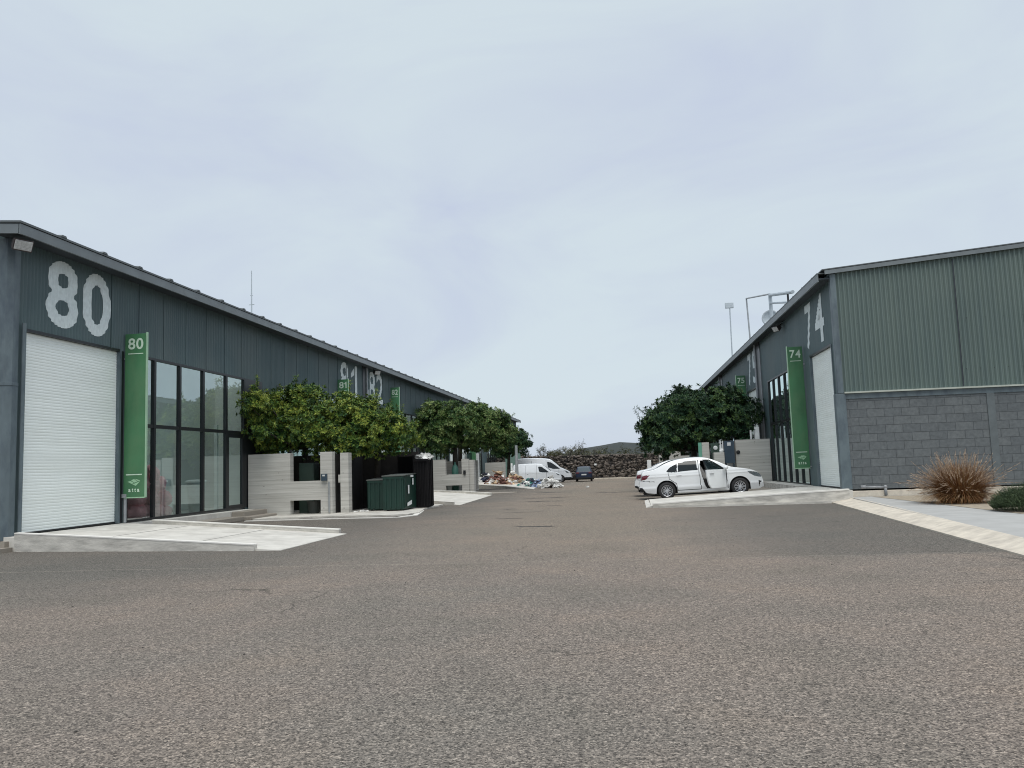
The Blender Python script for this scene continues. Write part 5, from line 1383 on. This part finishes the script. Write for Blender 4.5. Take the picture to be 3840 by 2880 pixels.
# ------------------------------------------------------------ rubbish heaps
def heap(label, c, rx, ry, h, m_, n_=60, seed=1, name='rubbish_heap', mats2=None):
    rng = random.Random(seed)
    t = thing(name, label, 'rubbish heap', (c[0], c[1], 0))
    groups = {}
    for i in range(n_):
        a = rng.uniform(0, 2 * pi); r = rng.random() ** 0.6
        x = c[0] + cos(a) * rx * r; y = c[1] + sin(a) * ry * r; z = h * (1 - r) * rng.uniform(0.6, 1.0) + 0.05
        mk_ = m_ if not mats2 or rng.random() < 0.5 else rng.choice(mats2)
        mb = groups.setdefault(mk_, MB())
        if rng.random() < 0.72: mb.blob((x, y, z), (rng.uniform(.12, .36), rng.uniform(.12, .36), rng.uniform(.08, .22)), 8, 6, 0.3, rng)
        else:
            d = Vector((rng.uniform(-1, 1), rng.uniform(-1, 1), rng.uniform(-.3, .5))).normalized() * rng.uniform(.2, .5); s_ = Vector((rng.uniform(-1, 1), rng.uniform(-1, 1), rng.uniform(-.5, .5))).normalized() * rng.uniform(.05, .2); q = Vector((0, 0, .03))
            p = Vector((x, y, z)); mb.hexa([p - d - s_, p + d - s_, p + d + s_, p - d + s_, p - d - s_ + q, p + d - s_ + q, p + d + s_ + q, p - d + s_ + q])
    for k, mb in groups.items(): mb.build('debris', k, t)
heap('heap of dark reddish rubbish at the left of the row of heaps', (-10.2, 69.0), 1.2, 1.0, 1.35, 'debris_red', 110, 1, mats2=['debris_tan', 'debris_white', 'debris_white', 'debris_tan'])
heap('heap of tan and cream rubbish beside the tree trunk', (-9.2, 71.5), 1.0, 1.0, 1.35, 'debris_tan', 110, 2, mats2=['debris_white', 'debris_red'])
heap('heap of white boards and pale sheets beyond the red rubbish', (-12.4, 76.0), 1.1, 0.9, 1.35, 'debris_white', 60, 3, mats2=['debris_dark'])
heap('low dark heap of bags by the pale doorway', (-13.9, 76.5), 1.2, 0.6, 0.5, 'debris_dark', 50, 4)
heap('turquoise heap in the middle of the strip', (-7.2, 66.0), 0.9, 1.0, 0.62, 'debris_green', 80, 5, mats2=['debris_white', 'debris_dark'])
heap('pale blue grey heap between the turquoise and white ones', (-6.4, 64.5), 0.5, 0.7, 0.5, 'debris_blue', 36, 6, mats2=['debris_dark'])
heap('crumpled white heap nearest to the small van', (-5.25, 61.3), 0.75, 0.7, 0.72, 'debris_white', 90, 7)
lp = thing('plastic_bag', 'lone white scrap on the asphalt before the blue hatchback', 'litter', (-2.3, 58, 0))
MB().blob((-2.35, 58, 0.06), (.12, .12, .07), 7, 5, 0.3).build('bag', 'debris_white', lp)

# pole with transformer-like light fitting near the third tree
ps = thing('utility_post', 'pale concrete utility post at the far left behind the heaps', 'post', (-9.35, 75, 0))
MB().tube((-9.35, 75, 0), (-9.35, 75, 3.6), 0.16, 0.12, n=10).build('shaft', 'galv', ps)
MB().tube((-9.95, 76, 0), (-9.95, 76, 2.0), 0.09, 0.09, n=10).build('stub', 'white_plastic', ps)
dp = thing('white_column', 'bright white square column by the far green gate', 'column', (-13.9, 80.5, 0))
MB().box(-14.15, -13.75, 80.4, 80.7, 0.3, 3.1).build('shaft', 'white_plastic', dp)
gg = thing('gate_panel', 'dark green sheet gate left of the bright white column', 'gate', (-14.1, 77, 0))
MB().box(-14.05, -13.95, 76.0, 78.6, 0.4, 3.1).build('leaf_panel', 'dumpster', gg)
gg = thing('gate_panel', 'pale green sheet panel behind the third tree trunk', 'gate', (-12, 92, 0))
MB().box(-12.6, -10.9, 91.0, 91.1, 0.0, 3.4).build('leaf_panel', mat('pale sea green sheet', (0.17, 0.27, 0.23), 0.6), gg)

# ------------------------------------------------------------ end wall, hill
ew = thing('gabion_wall', 'dark rubble stone wall closing the end of the road', 'wall', (-2, 95, 0))
m = MB(); rng = random.Random(11)
zt_ = lambda x: 2.72 - 0.012 * (x + 8)
x = -30.0
while x < 24:
    x2 = x + 2.0
    m.hexa([(x, 95, 0), (x2, 95, 0), (x2, 95.9, 0), (x, 95.9, 0), (x, 95, zt_(x)), (x2, 95, zt_(x2)), (x2, 95.9, zt_(x2)), (x, 95.9, zt_(x))]); x = x2
m.build('core', 'gabion', ew)
m = MB()
for i in range(1500):
    x = rng.uniform(-14, 12); z = rng.uniform(0.05, 1.0) * zt_(x); r = rng.uniform(.07, .17)
    m.blob((x, 95 - rng.uniform(-.03, .05), z), (r * 1.2, r, r * .85), 6, 4, 0.2, rng)
for i in range(240):
    x = rng.uniform(-20, 14); r = rng.uniform(.08, .17)
    m.blob((x, 95.3 + rng.uniform(-.3, .3), zt_(x) + 0.02), (r * 1.3, r, r * .7), 6, 4, 0.2, rng)
m.build('stones', mat('loose volcanic stones', (0.115, 0.098, 0.085), 0.95, 0.3, 2.0, island=0.75), ew)
sg = thing('notice', 'small white notice on the rubble end wall', 'sign', (-2.7, 94.8, 1.7))
MB().box(-2.95, -2.70, 94.74, 94.78, 1.55, 1.75).build('board', 'white_plastic', sg)
foot = MB().box(-3.0, 5.0, 93.2, 94.85, 0, 0.12); structure(foot.build('kerb', 'kerb'))
h = MB(); vs = []; NX, NY = 60, 14
for j in range(NY + 1):
    for i in range(NX + 1):
        x = -420 + 900 * i / NX; y = 420 + 500 * j / NY
        ridge = 17.0 * exp(-((x - 0) / (60.0 if x < 0 else 78.0)) ** 2) + 6.5 * exp(-((x - 95) / 60) ** 2) + 2.5 * exp(-((x + 120) / 150) ** 2)
        prof_h = exp(-((y - 640) / 120.0) ** 2)
        vs.append((x, y, ridge * prof_h * (1 + 0.04 * sin(x * 0.21 + y * 0.13)) - 0.6))
h.add(vs, [(j * (NX + 1) + i, j * (NX + 1) + i + 1, (j + 1) * (NX + 1) + i + 1, (j + 1) * (NX + 1) + i) for j in range(NY) for i in range(NX)])
structure(h.build('hill', 'hill', smooth=True))

# ------------------------------------------------------------ trees
def rosette(mb, c, out_, s, nl, rng, tone, droop=0.15, wid=0.36):
    o = out_.normalized(); x = o.orthogonal().normalized(); y = o.cross(x); ph = rng.uniform(0, 6.28)
    for i in range(nl):
        a = ph + 2.399 * i; el = rng.uniform(0.05, 1.15)
        d = (x * cos(a) + y * sin(a)) * cos(el) + o * sin(el)
        d.z -= droop; d.normalize()
        sd = d.cross(o if abs(d.dot(o)) < 0.95 else x).normalized()
        l_ = s * rng.uniform(0.7, 1.15); w_ = l_ * wid
        b = c + d * s * 0.12
        up = sd.cross(d).normalized()
        mb.add([b, b + d * l_ * .5 + sd * w_ * .5 + up * w_ * .12, b + d * l_ - up * l_ * .12, b + d * l_ * .5 - sd * w_ * .5 + up * w_ * .12], [(0, 1, 2, 3)], tone)
def tree(name, label, base, blobs, leafm, trunk_r, trunks=None, seed=0, n=1500, s=0.17, nl=11, bright=0.5, group=None, shoots=6, fill=0.35):
    rng = random.Random(seed); t = thing(name, label, 'tree', base, group)
    base = Vector(base)
    mb = MB()
    vol = [b[3] * b[4] + b[4] * b[5] + b[3] * b[5] for b in blobs]; tot = sum(vol)
    # clump tones: coherent light and dark sprays
    clumps = []
    for b, v in zip(blobs, vol):
        k = max(3, int(26 * v / tot * len(blobs) / max(1, len(blobs)) * 3))
        for _ in range(k):
            u = Vector((rng.gauss(0, 1), rng.gauss(0, 1), rng.gauss(0, 1))).normalized()
            q = rng.uniform(0.62, 1.06)
            clumps.append((Vector(b[:3]) + Vector((u.x * b[3], u.y * b[4], u.z * b[5])) * q, u, rng.uniform(0.22, 0.52) * (b[3] + b[5]) / 2.6, rng.uniform(-0.28, 0.30)))
    for b, v in zip(blobs, vol):
        k = int(n * v / tot)
        for _ in range(k):
            u = Vector((rng.gauss(0, 1), rng.gauss(0, 1), rng.gauss(0, 1))).normalized()
            if u.z < -0.55 and rng.random() < 0.5: u.z *= -1
            q = (1 - rng.random() ** 1.6 * 0.55) * rng.uniform(0.92, 1.08) if rng.random() > fill else rng.uniform(0.25, 0.9)
            # lumpy surface
            q *= 1 + 0.10 * sin(u.x * 7 + seed) * cos(u.y * 6 + 2 * seed) + 0.08 * sin(u.z * 9 + u.x * 5)
            c = Vector(b[:3]) + Vector((u.x * b[3], u.y * b[4], u.z * b[5])) * q
            nv = mnoise.noise(c * (1.9 if s < .22 else 1.3) + Vector((seed * 7.3, 0, 0)))
            if nv < -0.17: continue
            tone = bright + rng.uniform(-.12, .12) + 0.95 * mnoise.noise(c * 2.3 + Vector((0, seed * 3.1, 5)))
            rosette(mb, c, u + Vector((0, 0, 0.35)), s * rng.uniform(.8, 1.2), nl, rng, max(0.01, min(1, tone + 0.1 * sin(c.x * 2.3 + c.z * 3.1))))
    for c0, u, r, tn in clumps:
        for _ in range(9):
            v2 = Vector((rng.gauss(0, 1), rng.gauss(0, 1), rng.gauss(0, 1))).normalized()
            rosette(mb, c0 + v2 * r * rng.uniform(.3, 1), v2 + u + Vector((0, 0, .3)), s, nl, rng, max(0.01, min(1, bright + tn)))
    # stray shoots breaking the outline
    tw = MB()
    for _ in range(shoots):
        b = rng.choice(blobs); u = Vector((rng.gauss(0, 1), rng.gauss(0, 1), abs(rng.gauss(0, 1)) + .5)).normalized()
        p0 = Vector(b[:3]) + Vector((u.x * b[3], u.y * b[4], u.z * b[5])) * .9; L_ = rng.uniform(.35, .75); p1 = p0 + (u + Vector((0, 0, .4))).normalized() * L_
        tw.tube(p0, p1, 0.02, 0.008, n=4)
        for i in range(6):
            rosette(mb, p0.lerp(p1, (i + 1) / 6), u, s * .75, 6, rng, min(1, bright + .15))
    if tw.v: mb.add(tw.v, tw.f, 0.3)
    mb.build('crown', leafm, t)
    # trunk and limbs
    trk = MB()
    for (bx_, by_) in (trunks or [(base.x, base.y)]):
        top_ = min(b[2] - b[5] * 0.6 for b in blobs)
        p = Vector((bx_, by_, 0)); q = Vector((bx_ + rng.uniform(-.12, .12), by_ + rng.uniform(-.1, .1), max(1.2, top_)))
        m_ = p.lerp(q, .5) + Vector((rng.uniform(-.08, .08), 0, 0))
        trk.tube(p, m_, trunk_r * 1.25, trunk_r, n=9); trk.tube(m_, q, trunk_r, trunk_r * .85, n=9)
        for b in blobs:
            for _ in range(3):
                e_ = Vector(b[:3]) + Vector((rng.uniform(-.6, .6) * b[3], rng.uniform(-.6, .6) * b[4], rng.uniform(-.4, .5) * b[5]))
                k1 = q.lerp(e_, .5) + Vector((0, 0, -.12))
                trk.tube(q, k1, trunk_r * .5, trunk_r * .3, n=6); trk.tube(k1, e_, trunk_r * .3, .012, n=5)
    o = trk.build('trunk', 'bark', t, smooth=True)
    return t
tree('clipped_tree', 'bright yellow green tree over the near enclosure, left of the two', (-12.75, 32.6, 0),
     [(-13.65, 30.0, 4.25, .62, .7, .62), (-13.6, 30.2, 3.3, .5, .6, .5), (-13.95, 31.6, 3.9, 1.0, 1.0, 0.95), (-13.6, 31.7, 3.1, .95, .9, .75), (-13.6, 32.3, 3.95, 1.15, 1.3, 1.05), (-12.75, 32.2, 4.15, 1.15, 1.3, 1.2), (-12.0, 31.9, 3.35, 1.3, 1.3, 1.05), (-13.6, 32.2, 3.0, 1.0, 1.2, .6)], 'leaf', 0.14, seed=1, n=4300, s=0.155, bright=0.66, shoots=12)
tree('clipped_tree', 'yellow green tree hanging over the green dumpsters', (-10.0, 33.6, 0),
     [(-11.1, 32.6, 3.75, 1.2, 1.3, 1.0), (-10.2, 32.5, 3.55, 1.2, 1.3, 1.0), (-9.1, 32.5, 3.05, 1.15, 1.2, .85), (-10.6, 32.2, 2.85, 1.3, 1.2, .65)], 'leaf', 0.13, seed=2, n=4000, s=0.155, bright=0.68, shoots=11)
tree('clipped_tree', 'round topped dark tree with pale tips above the second enclosure', (-11.6, 57.5, 0),
     [(-13.0, 57.4, 5.0, 1.3, 1.6, 1.3), (-12.1, 57.2, 5.0, 1.4, 1.6, 1.3), (-11.0, 57.0, 4.5, 1.5, 1.6, 1.4), (-12.5, 57.2, 3.6, 1.7, 1.6, .9)], 'leaf_b', 0.2, seed=3, n=2600, s=0.23, bright=0.66, shoots=6)
tree('clipped_tree', 'pale tipped tree just behind the second enclosure pillar', (-11.9, 61.5, 0),
     [(-10.5, 60.5, 5.1, 1.4, 1.7, 1.3), (-9.3, 60.3, 4.6, 1.4, 1.7, 1.3), (-8.6, 60.3, 3.9, 1.1, 1.5, 1.0), (-10.2, 60.3, 3.7, 1.6, 1.6, .9)], 'leaf_b', 0.17, seed=4, n=2600, s=0.23, bright=0.66, shoots=6)
tree('clipped_tree', 'small dark tree beyond the pale tipped ones at the road end', (-10.75, 79.5, 0),
     [(-10.9, 79.5, 4.0, 1.3, 1.4, 1.1), (-9.7, 79.5, 4.1, 1.2, 1.4, 1.1), (-11.2, 79.5, 3.4, 1.2, 1.2, .7)], 'leaf_dark', 0.16, seed=5, n=900, s=0.26, bright=0.62, shoots=6)
tree('broad_tree', 'dark spreading tree over the open doored sedan', (3.9, 46.0, 0),
     [(1.45, 45.5, 3.55, .55, .7, .45), (1.5, 45.4, 2.6, .5, .6, .35), (5.6, 45.0, 4.9, .9, .9, .7), (2.5, 45.6, 3.6, 1.25, 1.5, 1.3), (3.5, 45.6, 4.2, 1.5, 1.6, 1.35), (4.9, 45.4, 4.15, 1.6, 1.6, 1.25), (6.3, 45.2, 4.0, 1.35, 1.3, 1.1), (2.5, 45.2, 2.6, 1.15, 1.3, .75), (4.2, 45.2, 3.1, 1.8, 1.4, .75), (5.9, 45.0, 3.15, 1.3, 1.2, .6)],
     'leaf_dark', 0.16, seed=6, n=5200, s=0.185, bright=0.55, shoots=24, fill=0.45)
tree('broad_tree', 'dark tree farther down the right row behind the spreading one', (4.6, 62.0, 0),
     [(3.6, 62, 4.2, 1.7, 1.7, 1.5), (5.4, 62, 4.4, 1.8, 1.7, 1.5), (4.2, 62, 3.1, 2.2, 1.6, .9)], 'leaf_dark', 0.18, seed=7, n=1500, s=0.24, bright=0.6, shoots=6)

tree('broad_tree', 'tall dark tree farther along the right row, its tips above the eave', (5.0, 71.0, 0),
     [(4.9, 71, 5.2, 1.7, 2.2, 1.9), (5.6, 72, 6.6, 1.2, 1.8, 1.2), (5.2, 74, 5.0, 1.8, 2.0, 1.8)], 'leaf_dark', 0.2, seed=8, n=2200, s=0.26, bright=0.6, shoots=10)
def bare_tree(label, base, h_, spread, seed, leaves=600, lm='leaf_pale', group='thorny trees beyond the end wall', wide=1.0):
    rng = random.Random(seed); t = thing('thorn_tree', label, 'tree', base, group); base = Vector(base)
    tr = MB(); lf = MB(); tips = []
    def grow(p, d, L_, r, dep):
        q = p + d * L_
        tr.tube(p, q, r, r * .7, n=4, cap=False)
        if dep == 0: tips.append((p, q)); return
        for _ in range(3 if dep > 1 else 4):
            nd = (d + Vector((rng.gauss(0, .55) * spread, rng.gauss(0, .55) * spread, rng.gauss(0.05, .3)))).normalized()
            grow(p.lerp(q, rng.uniform(.65, 1)), nd, L_ * rng.uniform(.62, .85), r * .6, dep - 1)
    for _ in range(3):
        d = Vector((rng.uniform(-.5, .5) * spread, rng.uniform(-.4, .4), 1)).normalized()
        grow(base, d, h_ * .34, .10, 4)
    tr.build('trunk', 'twig', t)
    for _ in range(leaves):
        p, q = rng.choice(tips); c = p.lerp(q, rng.uniform(0, 1.2)) + Vector((rng.gauss(0, .1), rng.gauss(0, .1), rng.gauss(0, .1)))
        rosette(lf, c, Vector((rng.gauss(0, 1), rng.gauss(0, 1), 1)), .15, 3, rng, rng.random())
    lf.build('crown', lm, t)
bare_tree('bare grey thorn tree, the tallest above the parked vans', (-5.6, 99.0, 0), 5.0, 1.0, 21, 500)
bare_tree('olive leaved thorn tree right behind the tall van', (-9.4, 98.5, 0), 4.2, 1.0, 22, 1800, 'leaf_olive')
bare_tree('dense olive thorn tree beside the far end of the left warehouse', (-12.5, 99, 0), 4.2, .9, 23, 2600, 'leaf_olive')
bare_tree('thin pale thorn tree between the olive ones and the tallest', (-7.4, 101, 0), 4.4, 1.0, 24, 500)
bare_tree('low thin thorn tree right of the tallest one', (-3.6, 100, 0), 4.0, 1.1, 25, 350)
def bush(label, c, r, n_, lm, seed, s=.14, nl=6, name='bush', cat='bush', group=None, flat=False):
    rng = random.Random(seed); t = thing(name, label, cat, (c[0], c[1], c[2]), group); mb = MB(); C_ = Vector(c)
    for _ in range(n_):
        u = Vector((rng.gauss(0, 1), rng.gauss(0, 1), abs(rng.gauss(0, 1)))).normalized(); q = rng.uniform(.45, 1.05) * (1 + .12 * sin(u.x * 9 + seed) * cos(u.y * 7))
        rosette(mb, C_ + Vector((u.x * r[0], u.y * r[1], u.z * r[2])) * q, u + Vector((0, 0, .4)), s, nl, rng, rng.uniform(.1, .95), wid=0.3)
    mb.build('foliage', lm, t)
    st_ = MB()
    for _ in range(10):
        a = rng.uniform(0, 6.28); st_.tube(C_, C_ + Vector((cos(a) * r[0] * .5, sin(a) * r[1] * .5, r[2] * .7)), .02, .008, n=4)
    st_.build('stem', 'twig', t)
    return t
for i_, (x, hgt, lab) in enumerate([(-1.9, 3.05, 'olive bush peeping over the end wall above the blue hatchback'), (0.6, 2.95, 'middle olive bush over the rubble end wall'), (2.6, 3.15, 'olive bush over the end wall next to the dark tree'), (4.9, 3.3, 'rightmost bush over the end wall behind the dark tree'), (-4.4, 3.1, 'olive bush over the end wall left of the blue hatchback')]):
    bush(lab, (x, 98.2, 0.0), (1.6, 1.2, hgt + 0.45), 900, 'leaf_olive', 40 + i_, s=.22, nl=5, group='bushes over the end wall')

# rosemary bush and fountain grass by the walkway
def spiky(label, c, r, n_, seed):
    rng = random.Random(seed); t = thing('rosemary_bush', label, 'bush', c); mb = MB(); C_ = Vector(c)
    for _ in range(n_):
        a = rng.uniform(0, 6.28); q = sqrt(rng.random()); b = C_ + Vector((cos(a) * r[0] * q * .85, sin(a) * r[1] * q * .85, r[2] * sqrt(max(0.02, 1 - q * q)) * rng.uniform(.15, .8)))
        d = Vector((cos(a) * q * .8 + rng.gauss(0, .25), sin(a) * q * .8 + rng.gauss(0, .25), 1)).normalized(); L_ = rng.uniform(.10, .24); tn = rng.uniform(0.05, .95)
        for k in range(7):
            p = b + d * L_ * k / 7; aa = rng.uniform(0, 6.28); sd = Vector((cos(aa), sin(aa), .7)).normalized(); w2 = sd.cross(d).normalized() * .006
            mb.add([p - w2, p + w2, p + sd * .045], [(0, 1, 2)], tn)
        w2 = d.orthogonal().normalized() * .006
        mb.add([b - w2, b + w2, b + d * L_], [(0, 1, 2)], tn)
    mb.build('foliage', 'leaf_bush', t)
spiky('low grey green rosemary bush at the right edge by the walkway', (9.15, 20.3, 0.155), (.85, .9, .62), 4200, 3)
def fountain_grass(label, c, rad, h_, nb, npl, seed):
    rng = random.Random(seed); t = thing('fountain_grass', label, 'ornamental grass', c); mb = MB(); pb_ = MB(); C_ = Vector(c)
    def blade(mb_, a, lean, L_, w_, tn, plume):
        b = C_ + Vector((cos(a) * rng.uniform(0, .50), sin(a) * rng.uniform(0, .50), 0)); hd_ = Vector((cos(a + rng.gauss(0, .4)), sin(a + rng.gauss(0, .4)), 0)); sd = Vector((-hd_.y, hd_.x, 0))
        pts = []; k = 7
        for i in range(k + 1):
            u = i / k; th = lean * (0.35 + 1.15 * u)
            pts.append(b if i == 0 else pts[-1] + (hd_ * sin(th) + Vector((0, 0, cos(th)))) * L_ / k)
        vs = []
        for i, p in enumerate(pts):
            ww = w_ * (1 - (i / k)) + 0.0015; vs += [p - sd * ww, p + sd * ww]
        mb_.add(vs, [(2 * i, 2 * i + 1, 2 * i + 3, 2 * i + 2) for i in range(k)], tn)
        if plume:
            p0, p1 = pts[-3], pts[-1]; d = (p1 - p0)
            for i in range(16):
                p = p0 + d * i / 12; rr_ = .024 * sin(pi * (i + 2) / 19) + .006
                for _ in range(2):
                    v2 = Vector((rng.gauss(0, 1), rng.gauss(0, 1), rng.gauss(0, 1))).normalized() * rr_; w2 = v2.cross(d).normalized() * .006
                    pb_.add([p - w2, p + w2, p + v2 + d.normalized() * .04], [(0, 1, 2)], rng.random())
    for _ in range(nb):
        a = rng.uniform(0, 6.28); blade(mb, a, rng.uniform(.02, 1.6) , h_ * rng.uniform(.45, 1.0), .0045, rng.random(), False)
    for _ in range(npl):
        a = rng.uniform(0, 6.28); blade(mb, a, rng.uniform(.02, 1.3), h_ * rng.uniform(.7, 1.22), .003, .8, True)
    mb.build('blades', 'grass_blade', t); pb_.build('plumes', 'plume', t)
fountain_grass('big rust coloured clump of fountain grass before the block wall', (9.15, 24.2, 0.155), 1.0, 1.12, 6500, 420, 4)

# small weeds / pebbles at kerbs
rng = random.Random(77)
m = MB()
for i in range(900):
    x = rng.uniform(-9, 8); y = rng.uniform(4.2, 34)
    r = rng.uniform(.005, .013)
    m.blob((x, y, r * .4), (r, r, r * .7), 5, 3, 0.2, rng)
pb = m.build('gravel', mat('loose gravel', (0.22, 0.20, 0.18), 0.95, 0.3, 5, island=0.6)); tag(pb, 'loose grit scattered over the asphalt', 'gravel', kind='stuff')

# ------------------------------------------------------------ one mesh per countable piece
SPLIT = {'joint', 'jamb', 'head_rail', 'pilaster', 'joint_cover', 'downpipe', 'conduit', 'tread', 'castor', 'rib', 'sticker', 'stand', 'pipe', 'rail', 'bracket', 'rule', 'sheet_joint', 'corner_post', 'pillar', 'interior_wall', 'interior_floor', 'pier', 'corner_plinth', 'number', 'word', 'painted_number', 'window', 'tail_light', 'headlight', 'air_intake', 'lower_trim', 'rear_bumper_insert', 'ledge', 'kerb', 'kerb_top', 'core', 'roof_rib', 'shaft', 'stub', 'block_wall', 'leaf_panel', 'slab', 'bundle', 'screw', 'emblem'}
def islands(me):
    par = list(range(len(me.vertices)))
    def find(a):
        while par[a] != a: par[a] = par[par[a]]; a = par[a]
        return a
    for e_ in me.edges:
        a, b = find(e_.vertices[0]), find(e_.vertices[1])
        if a != b: par[a] = b
    g_ = {}
    for p in me.polygons: g_.setdefault(find(p.vertices[0]), []).append(p.index)
    return list(g_.values())
NO_SPLIT_UNDER = {'kerb', 'kerb_top', 'slab', 'word', 'emblem', 'screw'}
for o in [x for x in list(col.objects) if x.type == 'MESH' and x.parent is not None]:
    nm = o.name.split('.')[0]
    if nm not in SPLIT or nm in NO_SPLIT_UNDER: continue
    me = o.data
    if nm == 'window' and o.parent.name.startswith('warehouse'): continue
    isl_ = islands(me)
    if not 2 <= len(isl_) <= 60: continue
    for k_i, polys in enumerate(isl_):
        used = {}; vs = []; fs = []
        for pi__ in polys:
            f = []
            for v in me.polygons[pi__].vertices:
                if v not in used: used[v] = len(vs); vs.append(me.vertices[v].co[:])
                f.append(used[v])
            fs.append(f)
        m2_ = bpy.data.meshes.new(nm); m2_.from_pydata(vs, [], fs)
        for mt in me.materials: m2_.materials.append(mt)
        sm_f = me.polygons[0].use_smooth
        m2_.polygons.foreach_set('use_smooth', [sm_f] * len(fs))
        if k_i == 0: first_ = m2_; continue
        c_ = o.copy(); c_.data = m2_; col.objects.link(c_)
    o.data = first_
